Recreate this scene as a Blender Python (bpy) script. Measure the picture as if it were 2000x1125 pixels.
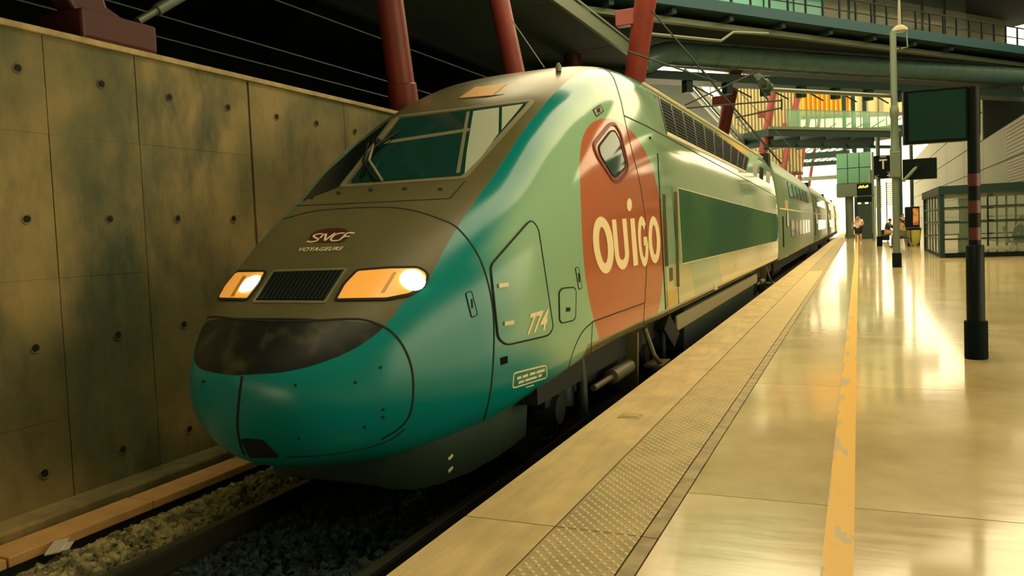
import bpy, bmesh, math, random
import numpy as np
from mathutils import Vector, Matrix
from mathutils.bvhtree import BVHTree
from mathutils.geometry import delaunay_2d_cdt
random.seed(7); rng = np.random.default_rng(7)
for o in list(bpy.data.objects): bpy.data.objects.remove(o)
S = bpy.context.scene; COL = S.collection

# ------------------------------------------------------------------ camera
F, YAW, PITCH, ROLL, PY = 1548.0, .4140, .0501, -.0423, 536.0
CAMZ = 1.4                                   # eye height over the platform (platform top is z = 0)
EYE = np.array([0, 0, CAMZ])
def axes():
    cy, sy, cp, sp = math.cos(YAW), math.sin(YAW), math.cos(PITCH), math.sin(PITCH)
    w = np.array([-sy*cp, cy*cp, -sp]); r = np.array([cy, sy, 0.]); u = np.cross(r, w)
    c, s = math.cos(ROLL), math.sin(ROLL)
    return c*r+s*u, -s*r+c*u, w
AR, AU, AW = axes()
cam = bpy.data.cameras.new('camera'); cam_o = bpy.data.objects.new('camera', cam); COL.objects.link(cam_o)
cam.sensor_width = 36; cam.lens = F/2000*36; cam.shift_y = -(562.5-PY)/2000; cam.clip_start = .05; cam.clip_end = 600
M = Matrix([[AR[i], AU[i], -AW[i], EYE[i]] for i in range(3)]+[[0, 0, 0, 1]])
cam_o.matrix_world = M; S.camera = cam_o

# ------------------------------------------------------------------ world, light, exposure
S.view_settings.view_transform = 'Standard'; S.view_settings.look = 'None'
S.view_settings.gamma = 1; S.view_settings.exposure = 0.0; S.view_settings.use_curve_mapping = False
W = bpy.data.worlds.new('world'); S.world = W; W.use_nodes = True
bg = W.node_tree.nodes['Background']; bg.inputs[0].default_value = (1.0, .82, .47, 1); bg.inputs[1].default_value = 4.0

# pixels of the photograph (2000 x 1125) to rays and points
def ray(px, py):
    d = AW+(px-1000)/F*AR-(py-PY)/F*AU
    return d
def at_x(px, py, x): d = ray(px, py); return EYE+d*(x/d[0])
def at_z(px, py, z=0.): d = ray(px, py); return EYE+d*((z-CAMZ)/d[2])
def at_y(px, py, y): d = ray(px, py); return EYE+d*(y/d[1])
def at_d(px, py, dep): return EYE+ray(px, py)*dep

# ------------------------------------------------------------------ materials
MATS = {}
def nd(nt, t, loc=(0, 0), **k):
    n = nt.nodes.new(t)
    for a, b in k.items(): setattr(n, a, b)
    return n
def mat(name, col, rough=.5, metal=0., var=None, bump=None, emit=None, spec=.5, trans=0., coat=0., streak=None, ior=None, alpha=None):
    """var=(scale, colour2, sharpness) noise mix; bump=(scale, strength); streak=(scale xyz, colour2, amount)"""
    m = bpy.data.materials.new(name); m.use_nodes = True; nt = m.node_tree; b = nt.nodes['Principled BSDF']; L = nt.links
    b.inputs['Base Color'].default_value = (*col, 1); b.inputs['Roughness'].default_value = rough; b.inputs['Metallic'].default_value = metal
    b.inputs['Specular IOR Level'].default_value = spec
    b.inputs['Transmission Weight'].default_value = trans; b.inputs['Coat Weight'].default_value = coat
    if ior: b.inputs['IOR'].default_value = ior
    if alpha is not None: b.inputs['Alpha'].default_value = alpha
    if emit: b.inputs['Emission Color'].default_value = (*emit[0], 1); b.inputs['Emission Strength'].default_value = emit[1]
    src = None
    if var or bump or streak:
        tc = nd(nt, 'ShaderNodeTexCoord')
    if var:
        n = nd(nt, 'ShaderNodeTexNoise'); n.inputs['Scale'].default_value = var[0]; n.inputs['Detail'].default_value = 6; L.new(tc.outputs['Object'], n.inputs['Vector'])
        rp = nd(nt, 'ShaderNodeMapRange'); h = .5/max(var[2], .01); rp.inputs['From Min'].default_value = .5-.25*h; rp.inputs['From Max'].default_value = .5+.25*h
        L.new(n.outputs['Fac'], rp.inputs['Value'])
        mx = nd(nt, 'ShaderNodeMix', data_type='RGBA'); mx.inputs[6].default_value = (*col, 1); mx.inputs[7].default_value = (*var[1], 1)
        L.new(rp.outputs[0], mx.inputs[0]); src = mx.outputs[2]
    if streak:
        mp = nd(nt, 'ShaderNodeMapping'); mp.inputs['Scale'].default_value = streak[0]; L.new(tc.outputs['Object'], mp.inputs['Vector'])
        n = nd(nt, 'ShaderNodeTexNoise'); n.inputs['Scale'].default_value = 1; n.inputs['Detail'].default_value = 8; n.inputs['Roughness'].default_value = .65; L.new(mp.outputs[0], n.inputs['Vector'])
        rp = nd(nt, 'ShaderNodeMapRange'); rp.inputs['From Min'].default_value = .43; rp.inputs['From Max'].default_value = .66; rp.inputs['To Max'].default_value = streak[2]; L.new(n.outputs['Fac'], rp.inputs['Value'])
        mx = nd(nt, 'ShaderNodeMix', data_type='RGBA'); mx.inputs[7].default_value = (*streak[1], 1); L.new(rp.outputs[0], mx.inputs[0])
        if src: L.new(src, mx.inputs[6])
        else: mx.inputs[6].default_value = (*col, 1)
        src = mx.outputs[2]
    if src: L.new(src, b.inputs['Base Color'])
    if bump:
        n = nd(nt, 'ShaderNodeTexNoise'); n.inputs['Scale'].default_value = bump[0]; n.inputs['Detail'].default_value = 5; L.new(tc.outputs['Object'], n.inputs['Vector'])
        bp = nd(nt, 'ShaderNodeBump'); bp.inputs['Strength'].default_value = bump[1]; bp.inputs['Distance'].default_value = .02; L.new(n.outputs['Fac'], bp.inputs['Height']); L.new(bp.outputs[0], b.inputs['Normal'])
    MATS[name] = m; return m
mat('wall_concrete', (.42, .30, .115), .75, var=(.75, (.17, .155, .06), 1.1), streak=((1.3, 1.3, .55), (.035, .065, .032), .95), bump=(14, .25))
mat('coping', (.52, .40, .18), .7, var=(6, (.36, .28, .12), 1))
mat('hole', (.01, .012, .01), .9)
mat('joint_dark', (.012, .016, .012), .9)
mat('trough', (.82, .46, .16), .75, var=(5, (.68, .40, .14), 1), bump=(60, .2))
mat('edge_slab', (.76, .56, .25), .6, var=(2.2, (.62, .46, .20), 1.2), streak=((9, 1.2, 1), (.40, .31, .14), .5), bump=(90, .12))
mat('tactile', (.52, .41, .19), .6, var=(4, (.36, .29, .13), 1), bump=(120, .1))
mat('stud', (.80, .62, .30), .5)
mat('border', (.52, .40, .20), .65, var=(7, (.38, .30, .15), 1.5), bump=(60, .2))
mat('steel_dark', (.02, .03, .025), .45, .3)
mat('black_paint', (.003, .008, .008), .45, spec=.15)
mat('rubber', (.002, .007, .007), .8, spec=.1)
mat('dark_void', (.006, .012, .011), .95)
mat('soffit', (.035, .060, .042), .8, var=(.5, (.022, .042, .03), 1))
mat('red_steel', (.19, .030, .019), .42, var=(3, (.15, .026, .017), 1), spec=.35)
mat('red_dark', (.085, .022, .016), .4, var=(2, (.08, .02, .017), 1))
mat('galv', (.16, .20, .16), .4, .6)
mat('duct', (.09, .165, .145), .38, .3, var=(2, (.075, .14, .12), 1))
mat('deck_steel', (.010, .028, .024), .55, 0, spec=.2)
mat('fascia', (.012, .055, .068), .5, 0, spec=.25)
mat('beam_light', (.12, .15, .095), .45, .3)
mat('pole_grey', (.13, .17, .12), .45, .2)
mat('wire', (.16, .22, .19), .5, .5)
mat('wire_dark', (.02, .03, .025), .5, .3)
mat('glass_green', (.20, .44, .30), .08, alpha=.5)
mat('glass_turq', (.10, .50, .40), .08, alpha=.55)
mat('glass_pale', (.35, .45, .33), .05, alpha=.12)
mat('facade_yellow', (.62, .33, .02), .6, var=(.25, (.70, .45, .08), 1.5))
mat('facade_pink', (.45, .33, .24), .6, var=(.3, (.42, .38, .22), 1.5))
mat('clad', (.070, .078, .034), .55, 0, var=(.4, (.060, .068, .030), 1))
mat('clad_rib', (.12, .104, .05), .5, 0)
mat('clad_dark', (.02, .03, .024), .6)
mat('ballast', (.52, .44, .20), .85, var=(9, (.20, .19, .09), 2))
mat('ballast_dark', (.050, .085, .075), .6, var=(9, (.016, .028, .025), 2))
mat('ballast_bed', (.035, .035, .022), .95, var=(30, (.015, .016, .012), 1))
mat('rail_head', (.22, .22, .14), .35, .8)
mat('rail_side', (.05, .042, .028), .75, .2)
mat('screen_back', (.008, .040, .030), .35, spec=.25)
mat('screen_black', (.003, .009, .008), .4, spec=.15)
mat('sign_black', (.003, .007, .008), .5, spec=.1)
mat('white_ink', (.80, .78, .62), .6)
mat('cream_ink', (.95, .80, .48), .5)
mat('led', (.9, .5, .08), .5, emit=((1, .50, .06), 3))
mat('skin', (.50, .28, .16), .55)
mat('shirt_white', (.80, .66, .52), .8)
mat('cloth_black', (.012, .016, .014), .85)
mat('cloth_tan', (.42, .28, .14), .85)
mat('cloth_grey', (.10, .12, .09), .85)
mat('hair', (.012, .010, .008), .6)
mat('poster', (.80, .40, .09), .5, var=(2.5, (.55, .14, .07), 3))
mat('bin_yellow', (.42, .38, .08), .45)
mat('seat_dark', (.02, .028, .022), .5)
mat('litter', (.85, .75, .60), .7)
# train
mat('seam', (.008, .010, .008), .8)
mat('skirt', (.035, .065, .048), .5, var=(3, (.045, .08, .055), 1))
mat('under', (.008, .013, .011), .7)
mat('under_green', (.018, .045, .034), .55)
mat('under_metal', (.20, .18, .10), .5, .4)
mat('wheel', (.03, .035, .03), .45, .6)
mat('cab_glass', (.008, .050, .040), .06, spec=.22)
mat('pale_patch', (.50, .56, .42), .25)
mat('frame_grey', (.22, .21, .12), .4)
mat('panel_green', (.008, .085, .045), .45, var=(.35, (.035, .12, .045), 2), spec=.06)
mat('light_housing', (.75, .36, .07), .25, emit=((1, .38, .05), .55))
mat('lamp', (1, .9, .6), .3, emit=((1, .82, .42), 14))
mat('louvre', (.004, .008, .007), .8, spec=.1)
mat('slat', (.014, .022, .017), .6, spec=.2)
mat('handle', (.80, .72, .45), .4)
mat('amber_panel', (.75, .38, .07), .35)
mat('yellow_step', (.62, .45, .12), .5)
mat('coach', (.20, .27, .17), .28, .1, var=(.25, (.16, .25, .17), 1))
mat('coach_low', (.50, .44, .22), .45)
mat('coach_window', (.010, .030, .024), .08)
mat('bellows', (.006, .010, .009), .9)

def floor_material():
    m = bpy.data.materials.new('polished'); m.use_nodes = True; nt = m.node_tree; L = nt.links; b = nt.nodes['Principled BSDF']
    tc = nd(nt, 'ShaderNodeTexCoord')
    n = nd(nt, 'ShaderNodeTexNoise'); n.inputs['Scale'].default_value = 1.1; n.inputs['Detail'].default_value = 7; n.inputs['Roughness'].default_value = .6; L.new(tc.outputs['Object'], n.inputs['Vector'])
    cr = nd(nt, 'ShaderNodeValToRGB'); cr.color_ramp.elements[0].position = .3; cr.color_ramp.elements[0].color = (.56, .43, .18, 1); cr.color_ramp.elements[1].position = .72; cr.color_ramp.elements[1].color = (.88, .70, .34, 1)
    L.new(n.outputs['Fac'], cr.inputs[0]); L.new(cr.outputs[0], b.inputs['Base Color'])
    rr = nd(nt, 'ShaderNodeMapRange'); rr.inputs['To Min'].default_value = .10; rr.inputs['To Max'].default_value = .26; L.new(n.outputs['Fac'], rr.inputs['Value']); L.new(rr.outputs[0], b.inputs['Roughness'])
    b.inputs['Specular IOR Level'].default_value = .9; b.inputs['Coat Weight'].default_value = .6; b.inputs['Coat Roughness'].default_value = .08
    mp = nd(nt, 'ShaderNodeMapping'); mp.inputs['Scale'].default_value = (1.2, 4.5, 1); L.new(tc.outputs['Object'], mp.inputs['Vector'])
    n2 = nd(nt, 'ShaderNodeTexNoise'); n2.inputs['Scale'].default_value = 1.6; n2.inputs['Detail'].default_value = 3; L.new(mp.outputs[0], n2.inputs['Vector'])
    bp = nd(nt, 'ShaderNodeBump'); bp.inputs['Strength'].default_value = .06; bp.inputs['Distance'].default_value = .03; L.new(n2.outputs['Fac'], bp.inputs['Height']); L.new(bp.outputs[0], b.inputs['Normal'])
    MATS['polished'] = m
floor_material()
def yellow_material():
    m = bpy.data.materials.new('yellow_paint'); m.use_nodes = True; nt = m.node_tree; L = nt.links; b = nt.nodes['Principled BSDF']
    tc = nd(nt, 'ShaderNodeTexCoord'); mp = nd(nt, 'ShaderNodeMapping'); mp.inputs['Scale'].default_value = (5, 1.3, 1); L.new(tc.outputs['Object'], mp.inputs['Vector'])
    n = nd(nt, 'ShaderNodeTexNoise'); n.inputs['Scale'].default_value = 1.4; n.inputs['Detail'].default_value = 4; L.new(mp.outputs[0], n.inputs['Vector'])
    sx = nd(nt, 'ShaderNodeSeparateXYZ'); L.new(tc.outputs['Object'], sx.inputs[0])
    a = nd(nt, 'ShaderNodeMapRange'); a.inputs['From Min'].default_value = -.165; a.inputs['From Max'].default_value = -.075; a.inputs['To Min'].default_value = .05; a.inputs['To Max'].default_value = -.12; L.new(sx.outputs['X'], a.inputs['Value'])
    ad = nd(nt, 'ShaderNodeMath', operation='ADD'); L.new(n.outputs['Fac'], ad.inputs[0]); L.new(a.outputs[0], ad.inputs[1])
    st = nd(nt, 'ShaderNodeMath', operation='GREATER_THAN'); st.inputs[1].default_value = .555; L.new(ad.outputs[0], st.inputs[0])
    mx = nd(nt, 'ShaderNodeMix', data_type='RGBA'); mx.inputs[6].default_value = (.90, .50, .03, 1); mx.inputs[7].default_value = (.58, .46, .24, 1)
    L.new(st.outputs[0], mx.inputs[0]); L.new(mx.outputs[2], b.inputs['Base Color']); b.inputs['Roughness'].default_value = .32
    MATS['yellow_paint'] = m
yellow_material()

# ------------------------------------------------------------------ mesh helpers
class MB:
    def __init__(s): s.v = []; s.f = []
    def add(s, vs, fs):
        b = len(s.v); s.v += [tuple(map(float, v)) for v in vs]; s.f += [tuple(b+i for i in f) for f in fs]; return s
    def box(s, a, b):
        x0, y0, z0 = a; x1, y1, z1 = b
        return s.add([(x0,y0,z0),(x1,y0,z0),(x1,y1,z0),(x0,y1,z0),(x0,y0,z1),(x1,y0,z1),(x1,y1,z1),(x0,y1,z1)],
                     [(0,3,2,1),(4,5,6,7),(0,1,5,4),(1,2,6,5),(2,3,7,6),(3,0,4,7)])
    def obox(s, c, ax, ay, az):
        c, ax, ay, az = map(np.array, (c, ax, ay, az))
        vs = [c+i*ax+j*ay+k*az for k in (-1, 1) for i, j in ((-1,-1),(1,-1),(1,1),(-1,1))]
        return s.add(vs, [(0,3,2,1),(4,5,6,7),(0,1,5,4),(1,2,6,5),(2,3,7,6),(3,0,4,7)])
    def beam(s, p, q, w, h, up=(0, 0, 1)):
        p, q = np.array(p, float), np.array(q, float); t = q-p; l = np.linalg.norm(t); t /= l
        sd = np.cross(t, up); sd /= np.linalg.norm(sd); uu = np.cross(sd, t)
        return s.obox((p+q)/2, t*l/2, sd*w/2, uu*h/2)
    def tube(s, pts, r, n=10, caps=True):
        pts = [np.array(p, float) for p in pts]; rs = r if hasattr(r, '__len__') else [r]*len(pts)
        b = len(s.v); prev = None
        for i, p in enumerate(pts):
            t = pts[min(i+1, len(pts)-1)]-pts[max(i-1, 0)]; t /= np.linalg.norm(t)+1e-12
            if prev is None: a = np.cross(t, (0, 0, 1) if abs(t[2]) < .9 else (1, 0, 0))
            else: a = prev-t*np.dot(prev, t)
            a /= np.linalg.norm(a); prev = a; c = np.cross(t, a)
            for k in range(n):
                th = 2*math.pi*k/n; s.v.append(tuple(p+rs[i]*(math.cos(th)*a+math.sin(th)*c)))
        for i in range(len(pts)-1):
            for k in range(n): s.f.append((b+i*n+k, b+i*n+(k+1) % n, b+(i+1)*n+(k+1) % n, b+(i+1)*n+k))
        if caps: s.f.append(tuple(b+k for k in range(n))[::-1]); s.f.append(tuple(b+(len(pts)-1)*n+k for k in range(n)))
        return s
    def cyl(s, p, q, r, n=16, r2=None): return s.tube([p, q], [r, r if r2 is None else r2], n)
    def lathe(s, c, prof, n=20):
        """prof: list of (radius, z) around a vertical axis at c"""
        return s.tube([(c[0], c[1], c[2]+z) for r, z in prof], [max(r, 1e-4) for r, z in prof], n)
    def prism(s, poly, off):
        k = len(poly); off = np.array(off, float); vs = [np.array(p, float) for p in poly]; vs = vs+[v+off for v in vs]
        return s.add(vs, [tuple(range(k))[::-1], tuple(range(k, 2*k))]+[(i, (i+1) % k, k+(i+1) % k, k+i) for i in range(k)])
    def mesh(s, name):
        me = bpy.data.meshes.new(name); me.from_pydata(s.v, [], s.f); me.update(); return me
def fix(me):
    bm = bmesh.new(); bm.from_mesh(me); bmesh.ops.recalc_face_normals(bm, faces=bm.faces); bm.to_mesh(me); bm.free()
def obj(name, mb, m, parent=None, label=None, cat=None, group=None, kind=None, smooth=False, recalc=True, bevel=0):
    me = mb if isinstance(mb, bpy.types.Mesh) else mb.mesh(name)
    if recalc and not isinstance(mb, bpy.types.Mesh): fix(me)
    o = bpy.data.objects.new(name, me); COL.objects.link(o)
    if m and not me.materials: me.materials.append(MATS[m])
    if smooth:
        for pg in me.polygons: pg.use_smooth = True
        if smooth == 'auto': me.set_sharp_from_angle(angle=math.radians(40))
    if bevel:
        b = o.modifiers.new('bevel', 'BEVEL'); b.width = bevel; b.segments = 2; b.limit_method = 'ANGLE'
    if parent is not None:
        o.parent = parent
        if parent.type == 'EMPTY': o.matrix_parent_inverse = Matrix.Translation(-Vector(parent.location))
    tag(o, label, cat, group, kind); return o
def tag(o, label=None, cat=None, group=None, kind=None):
    if label: o['label'] = label
    if cat: o['category'] = cat
    if group: o['group'] = group
    if kind: o['kind'] = kind
    return o
def thing(name, label, cat, loc, group=None):
    o = bpy.data.objects.new(name, None); COL.objects.link(o); o.location = tuple(map(float, loc)); o.empty_display_size = .2
    return tag(o, label, cat, group)
def holder(name, loc=(0, 0, 0)):
    o = bpy.data.objects.new(name, None); COL.objects.link(o); o.location = loc; o['kind'] = 'structure'; return o

# ------------------------------------------------------------------ floor (platform)
XE = -1.84                                      # platform edge
RAILZ = -.55; XC = -3.45                        # rail top, track centre
base = MB(); base.box((XE+.02, -3, -.9), (16, 110, -.03))
floor = obj('floor', base, 'joint_dark', kind='structure')
JY = [4.13+3.06*k for k in range(-3, 35)]
cache = {}
def slab(name, x0, x1, y0, y1, z1, m, th=.06, bev=.004):
    g = .004
    key = (name, round(x1-x0, 3), round(y1-y0, 3))
    if key not in cache:
        b = MB(); b.box((-(x1-x0)/2+g, -(y1-y0)/2+g, -th), ((x1-x0)/2-g, (y1-y0)/2-g, 0)); me = b.mesh(name); me.materials.append(MATS[m]); cache[key] = me
    o = bpy.data.objects.new(name, cache[key]); COL.objects.link(o); o.location = ((x0+x1)/2, (y0+y1)/2, z1); o.parent = floor; return o
for x0, x1 in ((-.857, 3.4), (3.4, 7.7), (7.7, 12)):
    for a, b in zip(JY[:-1], JY[1:]):
        if x0 > 4 and a > 60: continue
        slab('floor_slab', x0, x1, a, b, 0, 'polished')
EY = [3.47+6.12*k for k in range(-2, 18)]
for a, b in zip(EY[:-1], EY[1:]):
    slab('edge_slab', XE, -1.355, a, b, 0, 'edge_slab', th=.14)
    slab('tactile_slab', -1.355, -.935, a, b, 0, 'tactile')
    slab('border_slab', -.935, -.857, a, b, -.001, 'border')
# studs of the tactile strip
sv, sf = [], []
def dome(x, y, r=.0125, h=.006, n=8):
    b = len(sv)
    for rr, zz in ((r, 0), (r*.62, h*.8)):
        for k in range(n): sv.append((x+rr*math.cos(2*math.pi*k/n), y+rr*math.sin(2*math.pi*k/n), zz))
    sv.append((x, y, h))
    for k in range(n):
        k2 = (k+1) % n; sf.append((b+k, b+k2, b+n+k2, b+n+k)); sf.append((b+n+k, b+n+k2, b+2*n))
yy = 2.3; row = 0
while yy < 24:
    for i in range(7):
        dome(-1.325+i*.0575+(row % 2)*.029, yy)
    yy += .033; row += 1
me = bpy.data.meshes.new('tactile_studs'); me.from_pydata(sv, [], sf); me.materials.append(MATS['stud'])
for pg in me.polygons: pg.use_smooth = True
o = obj('tactile_studs', me, None, floor, kind='stuff', label='rows of small round studs on the tactile strip')
yb = MB(); yb.box((-.166, -2, 0.0), (-.045, 100, .0025)); obj('safety_line', yb, 'yellow_paint', floor, label='worn yellow safety line painted along the platform')
ew = MB(); ew.box((XE+.03, -3, -.9), (XE+.12, 110, -.06)); obj('platform_edge_wall', ew, 'skirt', floor)
q = at_z(1232, 813, 0.)
b = MB(); b.box((q[0]-.085, q[1]-.07, -.002), (q[0]+.085, q[1]+.07, .004)); hp = obj('cover_plate', b, 'border', floor)
b = MB(); b.box((q[0]-.06, q[1]-.03, .004), (q[0]+.06, q[1]+.03, .008)); obj('plate_lid', b, 'edge_slab', hp)

# platform canopy, and unseen slabs added to cut sky light (all above the frame)
b = MB(); b.box((.2, -12, 8.2), (14, 19, 8.6)); obj('ceiling', b, 'soffit', kind='structure')
b = MB(); b.box((-9.0, -12, 6.6), (6.5, .6, 6.9)); obj('ceiling', b, 'soffit', kind='structure')  # added slab over the camera, keeps sky light off the near wall
b = MB(); b.box((-9.0, -12, 5.4), (-3.5, 4.6, 5.7)); obj('ceiling', b, 'soffit', kind='structure')  # added slab that shades the near end of the left wall
b = MB(); b.box((-24, -12.3, -1), (14, -12, 9.6)); obj('wall_rear', b, 'soffit', kind='structure')
b = MB(); b.box((6.5, -12, -.03), (6.8, 2.5, 8.2)); obj('light_block_right', b, 'clad', kind='structure')  # unseen wall added to block side light near the camera
b = MB(); b.box((15, 16, -.03), (15.4, 60, 13)); obj('light_block_right', b, 'soffit', kind='structure')  # added dark mass, stops light coming in from the right
b = MB(); b.box((-9, 1.0, 7.4), (-2.5, 12.0, 7.7)); obj('ceiling', b, 'soffit', kind='structure')  # added slab over the train, cuts the light on its roof
# ------------------------------------------------------------------ track bed, rails, ballast
bed = MB(); bed.box((-5.72, -1, -.95), (XE+.03, 110, -.70)); trackbed = obj('ground', bed, 'ballast_bed', kind='structure')
def rail(x, label):
    t = thing('rail', label, 'rail', (x, 0, -.72), 'running rails of the track')
    prof = [(-.07,-.172),(.07,-.172),(.07,-.160),(.010,-.145),(.010,-.045),(.036,-.035),(.036,-.006),(.028,0),(-.028,0),(-.036,-.006),(-.036,-.035),(-.010,-.045),(-.010,-.145),(-.07,-.160)]
    b = MB(); b.prism([(x+a, -1, RAILZ+z) for a, z in prof], (0, 105, 0)); obj('rail_profile', b, 'rail_side', t)
    b = MB(); b.box((x-.031, -1, RAILZ-.002), (x+.031, 104, RAILZ+.0015)); obj('running_surface', b, 'rail_head', t)
rail(XC-.752, 'steel running rail beside the bright ballast and concrete wall')
rail(XC+.752, 'steel running rail next to the platform edge')
ico = bmesh.new(); bmesh.ops.create_icosphere(ico, subdivisions=1, radius=1); iv = np.array([v.co[:] for v in ico.verts]); jf = [tuple(v.index for v in f.verts) for f in ico.faces]; ico.free()
def stones(name, n, x0, x1, y0, y1, z0, amp, parent=None, m='ballast'):
    V, Fc = [], []; vb = 0
    protos = []
    for k in range(10):
        p = iv.copy(); d = rng.normal(size=(4, 3)); d /= np.linalg.norm(d, axis=1)[:, None]
        for dd in d:                                 # cut facets
            s = p@dd; lim = rng.uniform(.35, .7); p = p-np.maximum(s-lim, 0)[:, None]*dd
        protos.append(p)
    for i in range(n):
        u = rng.random()
        y = y0+(y1-y0)*u**1.4; x = rng.uniform(x0, x1)
        r = rng.uniform(.022, .048)
        A = rng.normal(size=(3, 3)); Q, _ = np.linalg.qr(A)
        p = (protos[i % 10]*np.array([1.25, 1., .75])*r)@Q.T
        h = z0+amp*math.sin(math.pi*min(max((x-x0)/(x1-x0), 0), 1))*rng.uniform(.2, 1)
        V.append(p+np.array([x, y, h])); Fc += [tuple(vb+a for a in f) for f in jf]; vb += len(p)
    me = bpy.data.meshes.new(name); me.from_pydata(np.concatenate(V).tolist(), [], Fc); me.materials.append(MATS[m])
    return obj(name, me, None, parent, kind='stuff')
tag(stones('ballast_stones', 7000, -5.02, -4.33, 1.5, 9.5, -.68, .07), 'loose grey brown ballast stones between the rail and the wall', 'ballast')
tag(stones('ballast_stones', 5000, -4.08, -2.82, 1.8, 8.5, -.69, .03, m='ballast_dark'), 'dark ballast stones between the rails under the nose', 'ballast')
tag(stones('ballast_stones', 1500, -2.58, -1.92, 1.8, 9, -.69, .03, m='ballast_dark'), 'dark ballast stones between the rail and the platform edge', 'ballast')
# cable trough lids along the wall
ys_ = [.2, 1.75, 3.02, 4.18, 5.32, 6.45, 7.6, 8.75, 9.9]
tr0 = at_z(251, 973, -.56)[1]
for k in range(-4, 6):
    a = tr0+k*1.16
    b = MB(); b.box((-5.36, a+.006, -.62), (-5.08, a+1.154, -.555+(.004 if k % 2 else 0)))
    obj('trough_lid', b, 'trough', label='tan concrete trough lid in the row along the wall foot', cat='trough lid', group='trough lids along the wall foot', bevel=.008)
b = MB(); b.box((-5.34, -1, -.95), (-5.10, 60, -.622)); obj('trim_1', b, 'joint_dark', kind='structure')
b = MB(); b.box((-5.7, -1, -.95), (-5.42, 60, -.50)); obj('baseboard_left', b, 'wall_concrete', kind='structure', bevel=.02)
l = at_z(85, 1076, -.60)+np.array([.14, 0, 0])
b = MB()
for k in range(3):
    dx, dy = rng.uniform(-.05, .05, 2); b.obox((l[0]+dx, l[1]+dy, -.57+k*.008), (.05, .02, .01), (-.02, .035, .012), (0, 0, .004))
obj('crumpled_wrapper', b, 'litter', label='crumpled pale wrapper lying on the ballast by the trough lids', cat='litter')

# ------------------------------------------------------------------ left wall
XW = -5.7
wall = holder('wall_left', (XW, 5, 0))
b = MB(); b.box((XW-.5, -3, -.95), (XW-.03, 60, 3.06)); obj('wall_core', b, 'joint_dark', wall)
vj = [-3, -.6, at_x(98, 300, XW)[1]-.0, at_x(283, 440, XW)[1], at_x(492, 310, XW)[1], at_x(583, 300, XW)[1]+.9, 10.9, 13.4, 16, 18.6, 21.2, 24, 27, 30, 34, 38, 44, 60]
zj = [-.95, at_x(330, 765, XW)[2], at_x(380, 524, XW)[2], at_x(384, 293, XW)[2], 3.08]
panel_gap = {4: .03}
wcols = ['wall_concrete']
for i in range(len(vj)-1):
    gl = .016 if i == 4 else .004; gr = .016 if i == 3 else .004
    for j in range(len(zj)-1):
        b = MB(); b.box((XW-.05, vj[i]+gl, zj[j]+.0008), (XW+(.0 if (i+j) % 2 else .002), vj[i+1]-gr, zj[j+1]-.0008))
        obj('concrete_panel', b, 'wall_concrete', wall)
b = MB(); b.box((XW-.55, -3, 3.08), (XW+.035, 60, 3.13)); obj('coping', b, 'coping', wall, bevel=.008)
for px, py in ((34,133),(197,164),(330,190),(445,210),(540,228),(618,241),(693,257),(52,428),(214,428),(347,427),(456,427),(69,680),(230,655),(359,634),(87,925),(240,878),(370,838)):
    c = at_x(px, py, XW+.004)
    b = MB(); b.tube([c+np.array([.003, 0, 0]), c+np.array([-.02, 0, 0])], [.026, .02], 12); obj('tie_hole', b, 'hole', wall)
    b = MB(); pts = [c+np.array([.002, .036*math.cos(t), .036*math.sin(t)]) for t in np.linspace(0, 2*math.pi, 17)]; b.tube(pts, .005, 5, False); obj('hole_rim', b, 'wall_concrete', wall)
b = MB(); b.box((XW+.004, 2.9, -.5), (XW+.10, 3.52, .55)); b.box((XW+.10, 3.0, -.45), (XW+.16, 3.45, -.2))
obj('trackside_cabinet', b, 'black_paint', label='black equipment box fixed low on the concrete wall', cat='box', bevel=.01)

# dark hall behind the wall
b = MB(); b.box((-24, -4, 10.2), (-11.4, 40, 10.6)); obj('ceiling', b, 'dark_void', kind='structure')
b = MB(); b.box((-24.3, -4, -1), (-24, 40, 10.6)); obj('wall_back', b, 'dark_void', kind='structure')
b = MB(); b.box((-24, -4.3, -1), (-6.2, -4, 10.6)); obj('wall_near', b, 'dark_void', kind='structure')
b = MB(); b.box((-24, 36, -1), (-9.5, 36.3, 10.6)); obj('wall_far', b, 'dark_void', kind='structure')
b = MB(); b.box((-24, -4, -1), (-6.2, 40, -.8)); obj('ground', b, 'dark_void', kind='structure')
# walkway slab over the hall: soffit panels and a pale edge
SZ = 7.3
walk = thing('walkway_slab', 'grey green concrete walkway deck over the dark hall behind the train', 'deck', (-9, 0, SZ))
ye = [-4, 3, 9, 14.2, 19.5, 25, 30]
for a, c in zip(ye[:-1], ye[1:]):
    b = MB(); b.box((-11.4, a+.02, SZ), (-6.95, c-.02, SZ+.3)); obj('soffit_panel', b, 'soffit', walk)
b = MB(); b.box((-6.95, -4, SZ-.12), (-6.85, 30, SZ+.28)); obj('edge_beam', b, 'beam_light', walk)
b = MB(); b.box((-6.84, -4, SZ+.30), (-6.80, 30, SZ+.36)); obj('edge_rail', b, 'beam_light', walk)
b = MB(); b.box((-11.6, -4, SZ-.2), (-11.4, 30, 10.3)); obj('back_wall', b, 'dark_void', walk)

# wires of the neighbouring track
for (p0, p1, x, lab) in (((535, 0), (950, 150), -9.3, 'uppermost thin wire crossing the dark hall above the wall'), ((310, 30), (755, 158), -9.3, 'middle thin wire crossing the dark hall above the wall'), ((310, 72), (760, 190), -9.3, 'lowest thin wire just above the concrete wall top')):
    a = at_x(*p0, x); c = at_x(*p1, x); d = (c-a)/(c[1]-a[1]); d[2] *= .6
    b = MB(); b.tube([a-d*(a[1]+3), c+d*(38-c[1])], .011, 6); obj('overhead_wire', b, 'wire', label=lab, cat='wire', group='wires in the dark hall')

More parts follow.
